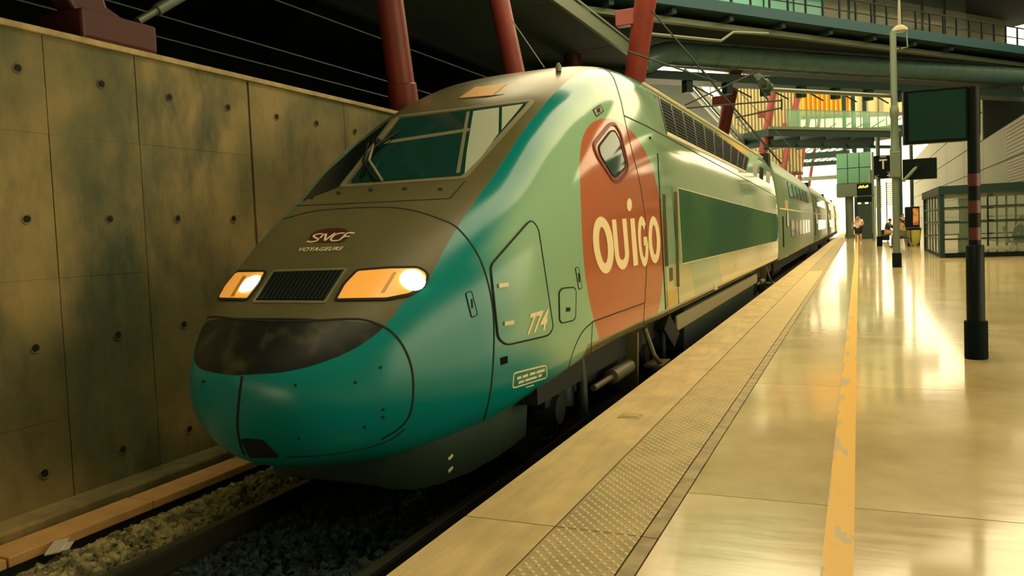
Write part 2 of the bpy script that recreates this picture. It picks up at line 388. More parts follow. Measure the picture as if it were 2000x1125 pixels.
# ------------------------------------------------------------------ red leaning columns
def column(base, top, r, m, label, bracket=None, plate=True, stay=None):
    base, top = np.array(base, float), np.array(top, float)
    t = thing('steel_column', label, 'column', base, 'red leaning steel columns')
    b = MB(); ax = top-base; b.tube([base+ax*.03, base+ax*.11, base+ax*.115, top], [r*1.12, r*1.12, r, r], 24); obj('shaft', b, m, t, smooth='auto')
    if plate:
        b = MB(); b.tube([base-(0, 0, .02), base+(0, 0, .12), base+ax*.045], [r*1.9, r*1.6, r*.8], 20); obj('foot', b, m, t, smooth='auto')
    if bracket:
        p = base+ax*bracket; b = MB(); b.obox(p+np.array([-.35, 0, 0]), (.42, 0, 0), (0, .16, 0), (0, 0, .22)); obj('bracket', b, m, t, bevel=.02)
    if stay is not None:
        b = MB(); b.tube([np.array(stay[0]), np.array(stay[1])], .012, 6); obj('stay_rod', b, 'wire', t)
    return t
c2b = at_x(792, 205, XW-.22); c2b[2] = 3.13
c2t = at_d(752, -60, 10.9); c2t = c2b+(c2t-c2b)*(SZ-3.13)/(c2t[2]-3.13)
column(c2b, c2t, .19, 'red_steel', 'thick red steel column leaning back from the wall top beside the cab roof')
c3b = at_x(1031, 150, XW-.22); c3b[2] = 3.13
c3t = at_d(962, -60, c3b[1]*.98+1.2); c3t = c3b+(c3t-c3b)*(SZ-3.13)/(c3t[2]-3.13)
column(c3b, c3t, .20, 'red_steel', 'red steel column rising behind the cab roof with a thin stay rod', stay=(at_d(1000, 40, 15.2), at_d(1063, 132, 15.6)))
c4b = at_x(1134, 150, -8.4); c4b[2] = -.8
column(c4b, (c4b[0]-.25, c4b[1], SZ), .30, 'red_dark', 'short stub of dark red column under the walkway soffit')
spec = [((1240, 152), (1264, -20), .30, 'nearest of the red columns leaning over the loco louvres, bolted bracket near its top', .78),
        ((1410, 268), (1440, 120), .30, 'red column leaning beside the glazed stair above the loco roof', .62),
        ((1487, 318), (1518, 130), .28, 'red column leaning in front of the striped pale facade', .55),
        ((1528, 340), (1568, 140), .25, 'red column leaning between the striped facade and the yellow one', .5),
        ((1560, 352), (1590, 160), .22, 'slender red column leaning before the yellow facade', None),
        ((1580, 362), (1607, 190), .20, 'farthest red column leaning under the second footbridge', None)]
for (bp_, tp_, r, lab, br) in spec:
    base_ = at_x(*bp_, XW-.1); dep = float(np.dot(base_-EYE, AW)); top_ = at_d(*tp_, dep-1.0)
    ax = top_-base_; k = (base_[2]-3.13)/ax[2]; foot = base_-ax*k
    foot[2] = 3.13
    column(foot, top_+ax*.25, r, 'red_steel', lab, br)
# massive dark base on the wall (upper left) and its turnbuckle
c = at_x(225, 60, XW-.2)
t = thing('column_base', 'massive dark red column foot bolted to the wall top', 'column', (c[0], c[1], 3.13))
y0_, y1_ = at_x(158, 50, XW)[1], at_x(305, 85, XW)[1]
b = MB(); b.box((XW-.5, y0_, 3.13), (XW+.02, y1_, 3.38)); obj('plinth', b, 'red_dark', t, bevel=.03)
b = MB(); b.prism([(XW-.38, y0_+.1, 3.38), (XW-.38, y1_-.05, 3.38), (XW-.38, y1_-.35, 3.50), (XW-.38, y1_-.42, 3.75), (XW-.38, y1_-.62, 3.75), (XW-.38, y1_-.75, 3.52)], (.22, 0, 0)); obj('flared_foot', b, 'red_dark', t, bevel=.03)
b = MB(); b.tube([(XW-.27, y1_-.52, 3.7), (XW-.45, y1_-.60, 5.4)], .13, 20); obj('shaft', b, 'red_dark', t, smooth='auto')
a = at_x(268, 42, XW-.2); e = at_x(345, -3, XW-.2); d = e-a
b = MB(); b.tube([a, a+d*.45, a+d*.46, a+d*1.2, a+d*1.21, a+d*3.2], [.035, .035, .055, .055, .035, .035], 12)
tb = obj('tie_rod', b, 'galv', t, smooth='auto')

# ------------------------------------------------------------------ the train: power car body
ST = np.array([3.62, 3.66, 3.75, 3.9, 4.15, 4.5, 5.0, 5.6, 6.3, 7.0, 8.0, 9.2, 11.0, 23.0])
BW = np.array([0.044, 0.279, 0.459, 0.628, 0.817, 0.977, 1.169, 1.33, 1.393, 1.408, 1.41, 1.41, 1.41, 1.41])
ZT = np.array([0.615, 0.698, 0.801, 0.936, 1.098, 1.359, 1.62, 1.907, 2.377, 2.752, 3.132, 3.369, 3.454, 3.52])
ZB = np.array([.544, .342, .15, .005, -.06, -.12, -.08, .08, .22, .29, .30, .30, .30, .30])
ZW = np.array([0.577, 0.535, 0.499, 0.503, 0.575, 0.672, 0.785, 0.86, 0.925, 0.974, 1.02, 1.014, 1.004, 1.0])
NU = np.array([1.989, 2.053, 2.126, 2.2, 2.373, 2.511, 2.861, 3.34, 3.752, 3.777, 3.779, 3.804, 3.541, 3.5])
NL = np.array([2, 2, 2, 2.1, 2.3, 2.7, 3.4, 4.5, 6, 8, 9, 10, 10, 10.])
def pch(yk, x):
    xk = ST; h = np.diff(xk); d = np.diff(yk)/h; m = np.zeros_like(yk)
    m[1:-1] = np.where(d[:-1]*d[1:] > 0, 2*d[:-1]*d[1:]/(d[:-1]+d[1:]+1e-12), 0); m[0] = d[0]; m[-1] = d[-1]
    i = np.clip(np.searchsorted(xk, x)-1, 0, len(h)-1); t = (x-xk[i])/h[i]; H = h[i]
    return (2*t**3-3*t**2+1)*yk[i]+(t**3-2*t**2+t)*H*m[i]+(-2*t**3+3*t**2)*yk[i+1]+(t**3-t**2)*H*m[i+1]
YEND = 23.0
ys = np.concatenate([3.62+np.linspace(0, 1, 44)**2*2.4, np.linspace(6.1, 10, 40), np.linspace(10.2, YEND, 64)])
NTH = 40
def section(y):
    w, zt, zb, zw, nu, nl = [float(pch(a, np.array([y]))[0]) for a in (BW, ZT, ZB, ZW, NU, NL)]
    th = np.concatenate([np.linspace(-math.pi/2, 0, NTH//2, endpoint=False), np.linspace(0, math.pi/2, NTH)])
    n = np.where(th >= 0, nu, nl); c = np.abs(np.cos(th))**(2/n); s = np.sign(th)*np.abs(np.sin(th))**(2/n)
    z = zw+np.where(th >= 0, zt-zw, zw-zb)*s; x = w*c; x[0] = x[-1] = 0
    return x, z
verts, faces = [], []
for y in ys:
    x, z = section(y); k = len(x)
    ring = [(XC+x[i], y, z[i]) for i in range(k)]+[(XC-x[i], y, z[i]) for i in range(k-2, 0, -1)]
    verts += ring
NR = 2*k-2
for i in range(len(ys)-1):
    for j in range(NR): faces.append((i*NR+j, i*NR+(j+1) % NR, (i+1)*NR+(j+1) % NR, (i+1)*NR+j))
faces.append(tuple(range(NR))); faces.append(tuple((len(ys)-1)*NR+j for j in range(NR))[::-1])
body_me = bpy.data.meshes.new('body'); body_me.from_pydata(verts, [], faces); fix(body_me)
bvh = BVHTree.FromPolygons([Vector(v) for v in verts], faces)

def body_material():
    m = bpy.data.materials.new('livery'); m.use_nodes = True; nt = m.node_tree; L = nt.links; b = nt.nodes['Principled BSDF']
    tc = nd(nt, 'ShaderNodeTexCoord'); sx = nd(nt, 'ShaderNodeSeparateXYZ'); L.new(tc.outputs['Object'], sx.inputs[0])
    def math_(op, a, b_=None, c=None, clamp=False):
        n = nd(nt, 'ShaderNodeMath', operation=op, use_clamp=clamp)
        for i, v in enumerate((a, b_, c)):
            if v is None: continue
            if isinstance(v, (int, float)): n.inputs[i].default_value = v
            else: L.new(v, n.inputs[i])
        return n.outputs[0]
    X, Y, Z = sx.outputs
    dx = math_('ABSOLUTE', math_('SUBTRACT', X, XC))
    def curve(src, pts, lo, hi):
        """piecewise curve of src over [lo, hi] mapped through a float curve (values must lie in 0..1)"""
        mr = nd(nt, 'ShaderNodeMapRange'); mr.inputs['From Min'].default_value = lo; mr.inputs['From Max'].default_value = hi; L.new(src, mr.inputs['Value'])
        fc = nd(nt, 'ShaderNodeFloatCurve'); c = fc.mapping.curves[0]; c.points[0].location = ((pts[0][0]-lo)/(hi-lo), pts[0][1]); c.points[1].location = ((pts[-1][0]-lo)/(hi-lo), pts[-1][1])
        for a, v in pts[1:-1]: c.points.new((a-lo)/(hi-lo), v)
        fc.mapping.update(); L.new(mr.outputs[0], fc.inputs['Value']); return fc.outputs[0]
    def sstep(v, a, b_):
        mr = nd(nt, 'ShaderNodeMapRange', interpolation_type='SMOOTHSTEP'); mr.inputs['From Min'].default_value = a; mr.inputs['From Max'].default_value = b_; L.new(v, mr.inputs['Value']); return mr.outputs[0]
    def mixc(f, a, c):
        n = nd(nt, 'ShaderNodeMix', data_type='RGBA')
        if isinstance(f, float): n.inputs[0].default_value = f
        else: L.new(f, n.inputs[0])
        for i, v in ((6, a), (7, c)):
            if isinstance(v, tuple): n.inputs[i].default_value = (*v, 1)
            else: L.new(v, n.inputs[i])
        return n.outputs[2]
    # dark mask: hood, screen surround and roof
    g = curve(Y, [(3.6, .95), (4.0, .86), (4.2, .765), (4.4, .815), (4.54, .855), (5.0, .855), (5.67, .845), (6.03, .86), (6.6, .87), (7.37, .84), (8.33, .80), (10, .74), (13, .72)], 3.6, 13.)
    h = curve(dx, [(0, .63), (.2, .640), (.35, .65), (.5, .685), (.62, .74), (.72, .83), (.78, .93), (1.4, .95)], 0., 1.4)
    m1 = sstep(math_('SUBTRACT', g, dx), -.004, .004); m2 = sstep(math_('SUBTRACT', Z, h), -.004, .004)
    roofm = math_('MULTIPLY', sstep(math_('SUBTRACT', Y, 4.3), -.01, .01), sstep(Z, .78, .80))
    m2 = math_('MAXIMUM', m2, roofm); mask = math_('MULTIPLY', m1, m2)
    # teal field
    t1 = sstep(Y, 5.35, 4.75); t2 = sstep(dx, 1.16, .98); t3 = sstep(math_('ADD', Z, math_('MULTIPLY', math_('SUBTRACT', Y, 5.2), .45)), .80, .40)
    t2 = math_('MULTIPLY', t2, sstep(Y, 11., 8.))
    teal = math_('MAXIMUM', math_('MAXIMUM', t1, t2), t3)
    rear = mixc(sstep(Z, .92, 1.0), (.56, .55, .29), (.26, .42, .27))
    pale = mixc(sstep(Y, 8.8, 9.2), (.30, .52, .33), rear)
    nz = nd(nt, 'ShaderNodeTexNoise'); nz.inputs['Scale'].default_value = 5; nz.inputs['Detail'].default_value = 8; L.new(tc.outputs['Object'], nz.inputs['Vector'])
    # rear bands of the livery
    band = math_('ADD', Y, math_('MULTIPLY', Z, .9))
    bands = math_('MULTIPLY', sstep(band, 11.2, 11.25), sstep(band, 13.6, 13.55))
    pale = mixc(math_('MULTIPLY', bands, .75), pale, (.30, .44, .28))
    col = mixc(teal, pale, (.002, .24, .235))
    # red disc
    e = math_('ADD', math_('POWER', math_('DIVIDE', math_('ABSOLUTE', math_('SUBTRACT', Y, 7.56)), 1.40), 2.), math_('POWER', math_('DIVIDE', math_('ABSOLUTE', math_('SUBTRACT', Z, 1.27)), 1.21), 2.))
    col = mixc(math_('MULTIPLY', sstep(e, 1.006, .994), sstep(X, XC, XC+.1)), col, (.50, .145, .065))
    # low grey-brown sole bar stripe
    low = math_('MULTIPLY', sstep(Z, .47, .46), sstep(Y, 6.2, 6.25))
    col = mixc(low, col, (.20, .185, .09))
    hatch = sstep(math_('SUBTRACT', Y, math_('MULTIPLY', math_('POWER', dx, 2.), .47)), 3.915, 3.905)
    maskc = mixc(hatch, (.125, .115, .046), (.005, .009, .007))
    maskc = mixc(math_('MULTIPLY', math_('MULTIPLY', sstep(nz.outputs['Fac'], .5, .75), sstep(Y, 9., 7.)), .35), maskc, (.19, .165, .06))
    col = mixc(mask, col, maskc)
    L.new(col, b.inputs['Base Color'])
    rg = nd(nt, 'ShaderNodeMapRange'); rg.inputs['To Min'].default_value = .07; rg.inputs['To Max'].default_value = .15; L.new(math_('MULTIPLY', nz.outputs['Fac'], sstep(Y, 10., 7.)), rg.inputs['Value'])
    L.new(math_('ADD', math_('ADD', rg.outputs[0], math_('MULTIPLY', sstep(Y, 6.0, 4.4), .20)), math_('MULTIPLY', mask, .15)), b.inputs['Roughness']); b.inputs['Specular IOR Level'].default_value = .45
    bp = nd(nt, 'ShaderNodeBump'); bp.inputs['Strength'].default_value = .02; bp.inputs['Distance'].default_value = .02
    n3 = nd(nt, 'ShaderNodeTexNoise'); n3.inputs['Scale'].default_value = 2.2; n3.inputs['Detail'].default_value = 2; L.new(tc.outputs['Object'], n3.inputs['Vector']); L.new(n3.outputs['Fac'], bp.inputs['Height']); L.new(bp.outputs[0], b.inputs['Normal'])
    MATS['livery'] = m
body_material()
loco = thing('power_car', 'teal and grey high-speed power car with a red disc on its side', 'train', (XC, 13, RAILZ))
body_me.materials.append(MATS['livery'])
obj('body', body_me, None, loco, smooth=True)

# ---- decals and fittings that follow the body surface
def hit(px, py):
    d = Vector(ray(px, py)).normalized(); l, n, i, dist = bvh.ray_cast(Vector(EYE), d)
    if l is None: return None
    if n.dot(d) > 0: n = -n
    return np.array(l), np.array(n)
def smooth_n(l):
    return l
def dens(poly, step, closed):
    out = []; k = len(poly)
    for i in range(k if closed else k-1):
        a, c = np.array(poly[i], float), np.array(poly[(i+1) % k], float); n = max(1, int(math.ceil(np.linalg.norm(c-a)/step)))
        out += [a+(c-a)*j/n for j in range(n)]
    if not closed: out.append(np.array(poly[-1], float))
    return out
def rounded(poly, r, n=4):
    out = []; k = len(poly)
    for i in range(k):
        p0, p1, p2 = [np.array(poly[j % k], float) for j in (i-1, i, i+1)]
        a = p0-p1; c = p2-p1; la, lc = np.linalg.norm(a), np.linalg.norm(c); rr = min(r, la*.45, lc*.45)
        s, e = p1+a/la*rr, p1+c/lc*rr
        for t in np.linspace(0, 1, n): out.append((1-t)**2*s+2*t*(1-t)*p1+t*t*e)
    return out
def spline(pts, n=8):
    pts = [np.array(p, float) for p in pts]; P = [2*pts[0]-pts[1]]+pts+[2*pts[-1]-pts[-2]]; out = []
    for i in range(1, len(P)-2):
        for t in np.linspace(0, 1, n, endpoint=False):
            a, b_, c, d = P[i-1], P[i], P[i+1], P[i+2]
            out.append(.5*((2*b_)+(-a+c)*t+(2*a-5*b_+4*c-d)*t*t+(-a+3*b_-3*c+d)*t**3))
    out.append(pts[-1]); return out
def ribbon(name, poly, width, m='seam', parent=None, off=.003, closed=False, step=7, label=None):
    pts = [hit(*q) for q in dens(poly, step, closed)]; pts = [q for q in pts if q is not None]
    if len(pts) < 2: print('ribbon missed', name, poly[0]); return None
    b = MB(); k = len(pts)
    for i, (p, n) in enumerate(pts):
        a = pts[(i-1) % k if closed else max(i-1, 0)][0]; c = pts[(i+1) % k if closed else min(i+1, k-1)][0]
        t = c-a; t /= np.linalg.norm(t)+1e-9; s = np.cross(n, t); s /= np.linalg.norm(s)+1e-9
        for e, oo in ((-.5, -.004), (-.5, off), (.5, off), (.5, -.004)): b.v.append(tuple(p+s*width*e+n*oo))
    for i in range(k if closed else k-1):
        i2 = (i+1) % k
        for j in range(3): b.f.append((4*i+j, 4*i+j+1, 4*i2+j+1, 4*i2+j))
    return obj(name, b, m, parent or loco, label=label)
def patch(name, poly, m, parent=None, off=.006, step=9, label=None, smooth=True, depth=.01):
    bd = dens(poly, step, True); k = len(bd); vs = [Vector(q) for q in bd]
    xs = [q[0] for q in bd]; yq = [q[1] for q in bd]
    def inside(x, y):
        r = False
        for i in range(k):
            (x1, y1), (x2, y2) = bd[i], bd[(i+1) % k]
            if (y1 > y) != (y2 > y) and x < (x2-x1)*(y-y1)/(y2-y1)+x1: r = not r
        return r
    gx = min(xs)+step*.5
    while gx < max(xs):
        gy = min(yq)+step*.5
        while gy < max(yq):
            if inside(gx, gy) and min((gx-q[0])**2+(gy-q[1])**2 for q in bd) > (step*.45)**2: vs.append(Vector((gx, gy)))
            gy += step
        gx += step
    v2, _, f2, _, _, _ = delaunay_2d_cdt(vs, [(i, (i+1) % k) for i in range(k)], [], 1, 1e-4)
    hv = []; last = None
    for q in v2:
        r = hit(q.x, q.y)
        hv.append(r if r is not None else last); last = hv[-1] if hv[-1] is not None else last
    hv = [r if r is not None else last for r in hv]
    b = MB(); b.v = [tuple(p+n*off) for p, n in hv]; b.f = [tuple(f) for f in f2]
    kb = len(b.v)
    for i in range(k): p, n = hv[i]; b.v.append(tuple(p+n*(off-depth)))
    for i in range(k): j = (i+1) % k; b.f.append((i, j, kb+j, kb+i))
    return obj(name, b, m, parent or loco, label=label, smooth='auto' if smooth else False)
def quad_map(quad):
    bl, br, tr, tl = [np.array(q, float) for q in quad]
    return lambda u, v: (1-v)*((1-u)*bl+u*br)+v*((1-u)*tl+u*tr)
def text_mesh(txt, shear=0., bold=0.):
    cu = bpy.data.curves.new('txt', 'FONT'); cu.body = txt; cu.shear = shear; cu.offset = bold; cu.space_character = 1.12 if len(txt) > 6 else 1.0
    ob = bpy.data.objects.new('txt', cu); COL.objects.link(ob); dg = bpy.context.evaluated_depsgraph_get(); dg.update()
    me = bpy.data.meshes.new_from_object(ob.evaluated_get(dg)); bpy.data.objects.remove(ob)
    co = np.array([v.co[:] for v in me.vertices]); fs = [tuple(p.vertices) for p in me.polygons]
    mn, mx = co.min(0), co.max(0); co = (co-mn)/(mx-mn+1e-9); return co, fs
def surf_text(name, txt, quad, m, shear=0., off=.004, parent=None, bold=0., label=None):
    co, fs = text_mesh(txt, shear, bold); Q = quad_map(quad); b = MB()
    for c in co:
        r = hit(*Q(c[0], c[1])); b.v.append(tuple(r[0]+r[1]*off) if r else (XC, 10, 1))
    b.f = fs; return obj(name, b, m, parent or loco, recalc=False, label=label)
def plane_text(name, txt, corner, ux, uz, m, parent, off=(0, 0, 0), bold=0., **k):
    co, fs = text_mesh(txt, 0, bold); b = MB(); corner, ux, uz, off = map(np.array, (corner, ux, uz, off))
    b.v = [tuple(corner+c[0]*ux+c[1]*uz+off) for c in co]; b.f = fs; return obj(name, b, m, parent, recalc=False, **k)

# seams of the nose
ribbon('hood_seam', spline([(553, 428), (620, 412), (735, 405), (800, 410), (860, 428), (895, 447), (930, 492), (951, 545), (963, 610), (964, 690), (957, 770), (940, 840)]), .012)
hs = [(392, 640), (402, 624), (420, 619), (470, 624), (530, 627), (600, 627), (680, 623), (720, 627), (760, 645), (787, 676), (804, 720), (807, 770), (800, 810), (780, 836), (745, 858)]
ribbon('hatch_seam', spline(hs), .014)
ribbon('hatch_seam', spline([(473, 735), (467, 780), (464, 830), (470, 870), (478, 888)]), .016)
ribbon('hatch_seam', [(532, 628), (515, 655), (505, 672)], .008)
patch('coupler_opening', rounded([(470, 858), (478, 856), (515, 859), (527, 872), (542, 886), (545, 893), (488, 893)], 5), 'hole', off=.006)
ribbon('chin_lip', spline([(560, 893), (640, 888), (710, 876), (760, 860), (790, 838)]), .010)
for px, py in ((577, 752), (743, 718), (694, 747), (583, 856), (748, 800), (748, 815), (398, 745), (712, 834)):
    patch('fixing', [(px+3*math.cos(t), py+3*math.sin(t)) for t in np.linspace(0, 2*math.pi, 9)[:-1]], 'hole', off=.003, step=4)
# plough skirt under the nose
def plan(y): return float(pch(BW, np.array([y]))[0])
yk = [4.42, 4.45, 4.55, 4.7, 4.95, 5.25, 5.5, 5.72]
fw = [.40, .50, .66, .78, .90, .98, 1.02, 1.04]
topz = [.10, .08, .06, .04, .05, .08, .12, .18]; botz = [-.28, -.31, -.33, -.33, -.31, -.28, -.25, -.22]
b = MB(); outl = [(XC+sg*fw[i], y, i) for sg, seq in ((-1, list(enumerate(yk))[::-1]), (1, list(enumerate(yk)))) for i, y in seq]
n = len(outl)
for x, y, i in outl: b.v.append((x, y, topz[i]+.1))
for x, y, i in outl: b.v.append((XC+(x-XC)*.92, y+.10, botz[i]))
b.f = [(i, i+1, n+i+1, n+i) for i in range(n-1)]+[tuple(range(n, 2*n))]
plough = obj('plough_skirt', b, 'skirt', loco, smooth='auto')
for py in (893, 917):
    a = at_x(880, py, XC+.93); bb = MB(); bb.obox(a, (.004, 0, 0), (0, .03, .006), (0, -.002, .008)); obj('skirt_slot', bb, 'handle', plough)

# grille and headlights
lamp_r = [(655, 587), (672, 556), (698, 529), (760, 524), (816, 523), (832, 532), (836, 543), (826, 560), (800, 576), (755, 585)]
lamp_l = [(426, 585), (440, 560), (464, 531), (521, 531), (505, 558), (484, 586)]
for nm, poly, lp, lab in (('headlight', lamp_r, (806, 548), None), ('headlight', lamp_l, (489, 556), None)):
    cx, cy = np.mean(poly, 0)
    ribbon('headlight_rim', rounded(poly, 6), .020, 'seam', closed=True, off=.010)
    hl = patch('headlight', rounded(poly, 6), 'light_housing', off=.008)
    patch('reflector_divider', [(cx-22, cy+22), (cx-14, cy+22), (cx+10, cy-18), (cx+3, cy-18)], 'amber_panel', hl, off=.010)
    p, n_ = hit(*lp)
    bb = MB(); bb.tube([p+n_*.0, p+n_*.012, p+n_*.03, p+n_*.036], [.085, .082, .05, .004], 20); obj('lamp', bb, 'lamp', hl, smooth=True)
gp = [(497, 590), (536, 530), (676, 526), (634, 591)]
ribbon('grille_frame', gp, .022, 'frame_grey', closed=True, off=.008)
gr = patch('grille', gp, 'louvre', off=.004)
for k in range(17):
    u = (k+.5)/17; a = np.array(gp[0])*(1-u)+np.array(gp[3])*u; c = np.array(gp[1])*(1-u)+np.array(gp[2])*u
    ribbon('slat', [a+(c-a)*.06, a+(c-a)*.94], .016, 'slat', gr, off=.012)
# operator mark and lettering on the hood
patch('logo_field', rounded([(598, 474), (612, 452), (640, 446), (672, 446), (686, 456), (672, 474)], 12), 'red_dark', off=.003)
zl = lambda pts: [(570+x/14.29, 430+y/14.29) for x, y in pts]
for nm, pl in (('logo_s', [(880, 392), (760, 400), (650, 425), (615, 465), (680, 510), (740, 545), (690, 595), (560, 618), (430, 606)]), ('logo_n', [(790, 520), (880, 425), (960, 400)]), ('logo_n', [(965, 395), (920, 585)]), ('logo_n', [(925, 590), (1060, 480), (1210, 375)]),
               ('logo_c', [(1480, 372), (1340, 382), (1200, 430), (1100, 530), (1130, 588), (1320, 580)]), ('logo_f', [(1320, 580), (1440, 480), (1560, 372), (1765, 374)]), ('logo_f', [(1470, 470), (1625, 464)])):
    ribbon(nm, zl(spline(pl, 5) if len(pl) > 3 else pl), .0135, 'cream_ink', off=.006, step=1.5)
surf_text('logo_text', 'VOYAGEURS', [(582, 492), (667, 490), (672, 482.5), (587, 484.5)], 'cream_ink', .25, .005, bold=.025)

# windscreen
ws = [(668, 364), (906, 347), (1042, 196), (776, 228)]
ribbon('screen_frame', rounded(ws, 8), .05, 'frame_grey', closed=True, off=.006)
glass = patch('windscreen', rounded([(684, 358), (902, 345), (1030, 202), (783, 233)], 6), 'cab_glass', off=.009)
patch('pale_glass_patch', [(908, 340), (912, 300), (925, 219), (975, 212), (974, 262), (940, 308)], 'pale_patch', glass, off=.011)  # pale patches over the right part of the glass
patch('pale_glass_patch', [(980, 256), (981, 211), (1022, 205)], 'pale_patch', glass, off=.011)
ribbon('glass_divider', [(895, 340), (915, 220)], .03, 'frame_grey', glass, off=.012)
ribbon('glass_divider', [(752, 280), (918, 255)], .06, 'frame_grey', glass, off=.0105)
patch('side_quarter_glass', [(592, 392), (660, 366), (765, 232), (700, 282), (640, 335)], 'screen_black', off=.004)
ribbon('screen_cover_seam', [(578, 402), (720, 396), (878, 388), (908, 354)], .010)
for px, py in ((608, 386), (661, 377), (724, 371), (790, 369), (860, 370)):
    patch('cover_screw', [(px+5*math.cos(t), py+3*math.sin(t)) for t in np.linspace(0, 2*math.pi, 11)[:-1]], 'hole', off=.004, step=3)
def off_path(pts, offs): return [hit(*q)[0]+hit(*q)[1]*o_ for q, o_ in zip(pts, offs)]
b = MB(); b.tube(off_path([(748, 357), (726, 325), (737, 293)], [.02, .06, .08]), .012, 8); wp = obj('wiper', b, 'frame_grey', loco, smooth=True)
b = MB(); b.tube(off_path([(735, 357), (714, 328), (726, 296)], [.02, .06, .08]), .010, 8); obj('wiper_arm', b, 'black_paint', wp, smooth=True)
b = MB(); b.tube(off_path([(707, 352), (735, 300), (790, 260)], [.03, .06, .04]), [.012, .02, .008], 8); obj('wiper_blade', b, 'black_paint', wp, smooth=True)
b = MB(); b.tube(off_path([(737, 293), (740, 290)], [.05, .10]), .05, 12); obj('wiper_pivot', b, 'black_paint', wp, smooth='auto')
patch('roof_panel', [(893, 194), (985, 184), (952, 190)], 'seam', off=.003)
patch('roof_lamp_panel', [(897, 192), (928, 171), (990, 164), (962, 187)], 'amber_panel', off=.006)
b = MB(); p, n_ = hit(1091, 140); b.tube([p, p+(0, 0, .06), p+(0, 0, .09)], [.03, .03, .015], 10); obj('roof_fitting', b, 'frame_grey', loco, smooth='auto')

# side fittings
dr = rounded([(1036, 429), (1050, 446), (1079, 640), (1070, 655), (988, 674), (972, 661), (957, 519)], 10)
door = patch('equipment_door', dr, 'livery', off=.008); ribbon('door_seam', dr, .012, 'seam', door, closed=True, off=.010)
for x, y in ((980, 558), (991, 631)):
    patch('door_latch', [(x-9, y-3), (x+9, y-6), (x+9, y+2), (x-9, y+5)], 'handle', door, off=.022, step=5)
surf_text('car_number', '774', [(1026, 655), (1063, 645), (1071, 602), (1034, 612)], 'cream_ink', .0, .012, parent=door, bold=.03)
hd = rounded([(1091, 570), (1097, 563), (1120, 561), (1124, 568), (1123, 620), (1118, 626), (1096, 631), (1092, 625)], 5)
hb = patch('filler_hatch', hd, 'livery', off=.006); ribbon('hatch_outline', hd, .010, 'seam', hb, closed=True, off=.008)
patch('hatch_lock', [(1104, 601), (1112, 600), (1112, 608), (1104, 609)], 'hole', hb, off=.009, step=4)
for pl in ([(1123, 523), (1129, 522), (1136, 562), (1130, 566)], [(909, 573), (920, 568), (932, 614), (921, 621)]):
    hh = patch('recess_plate', rounded(pl, 4), 'livery', off=.004); ribbon('plate_outline', rounded(pl, 4), .006, 'seam', hh, closed=True, off=.006)
    c = np.mean(pl, 0); patch('plate_slot', [(c[0]-1.5, c[1]-10), (c[0]+1.5, c[1]-10), (c[0]+2.5, c[1]+8), (c[0]-.5, c[1]+8)], 'hole', hh, off=.006, step=4)
patch('vent', [(977, 699), (991, 695), (991, 709), (978, 713)], 'louvre', off=.004, step=5)
pf = [(1003, 729), (1066, 713), (1068, 737), (1001, 758)]
ribbon('notice_frame', rounded(pf, 5), .010, 'cream_ink', closed=True, off=.004)
for x0, y0_, x1, y1_ in ((1009, 739, 1018, 736.5), (1020, 736, 1031, 732), (1034, 731, 1045, 728), (1047, 727.5, 1063, 722.5), (1012, 747.5, 1023, 744), (1025, 743, 1048, 736), (1050.5, 735, 1057.5, 732.5)):
    ribbon('notice_print', [(x0, y0_), (x1, y1_)], .020, 'cream_ink', off=.004, step=4)
ribbon('notice_print', [(1027, 756.5), (1042, 752)], .006, 'cream_ink', off=.004, step=4)
ribbon('body_seam', spline([(1180, 134), (1197, 150), (1212, 195), (1219, 228), (1233, 290), (1247, 345), (1258, 410), (1263, 470), (1262, 540), (1256, 640)]), .012)
ribbon('roof_seam', [(1219, 226), (1262, 246), (1330, 283), (1400, 321), (1470, 358), (1513, 382)], .014)
ribbon('sole_seam', [(1158, 628), (1205, 611), (1258, 592)], .010)
ribbon('arch_seam', spline([(1106, 735), (1118, 690), (1136, 650), (1158, 628)]), .010)
ribbon('arch_seam', [(1157, 628), (1154, 690)], .010)
# cab side window
wo = [(1158, 283), (1190, 243), (1200, 242), (1212, 262), (1226, 325), (1222, 338), (1206, 356), (1196, 352), (1166, 306)]
wi = [(1168, 287), (1192, 256), (1200, 256), (1209, 272), (1222, 325), (1203, 346), (1196, 343), (1172, 304)]
sw = patch('cab_side_window', rounded(wi, 6), 'cab_glass', off=.006, step=6)
ribbon('window_frame', rounded(wo, 8), .035, 'red_steel', sw, closed=True, off=.012); ribbon('window_gasket', rounded(wi, 6), .016, 'seam', sw, closed=True, off=.010)
mk = [(1158, 215), (1172, 206), (1178, 217), (1164, 228)]
mb_ = patch('marker_plate', mk, 'frame_grey', off=.006, step=5); ribbon('plate_outline', mk, .008, 'seam', mb_, closed=True, off=.008); patch('marker_lamp', [(1165, 214), (1170, 211), (1171, 219), (1166, 221)], 'hole', mb_, off=.010, step=4)
# brand lettering on the disc, made of strokes
def stroke(name, path, quad, wid, closed=False):
    Q = quad_map(quad); k = len(path); b = MB()
    for i in range(k):
        p = np.array(path[i], float); a = np.array(path[(i-1) % k if closed else max(i-1, 0)], float); c = np.array(path[(i+1) % k if closed else min(i+1, k-1)], float)
        t = c-a; t /= np.linalg.norm(t)+1e-9; nn = np.array([-t[1], t[0]])*wid/2
        for e in (-1, 0, 1):
            r = hit(*Q(*(p+nn*e*np.array([1., .62])))); b.v.append(tuple(r[0]+r[1]*.004))
    for i in range(k if closed else k-1):
        j = (i+1) % k
        for e in (0, 1): b.f.append((3*i+e, 3*i+e+1, 3*j+e+1, 3*j+e))
    return obj(name, b, 'cream_ink', loco, recalc=False)
el = lambda rx, ry, n=40: [(.5+rx*math.cos(t), .5+ry*math.sin(t)) for t in np.linspace(0, 2*math.pi, n+1)[:-1]]
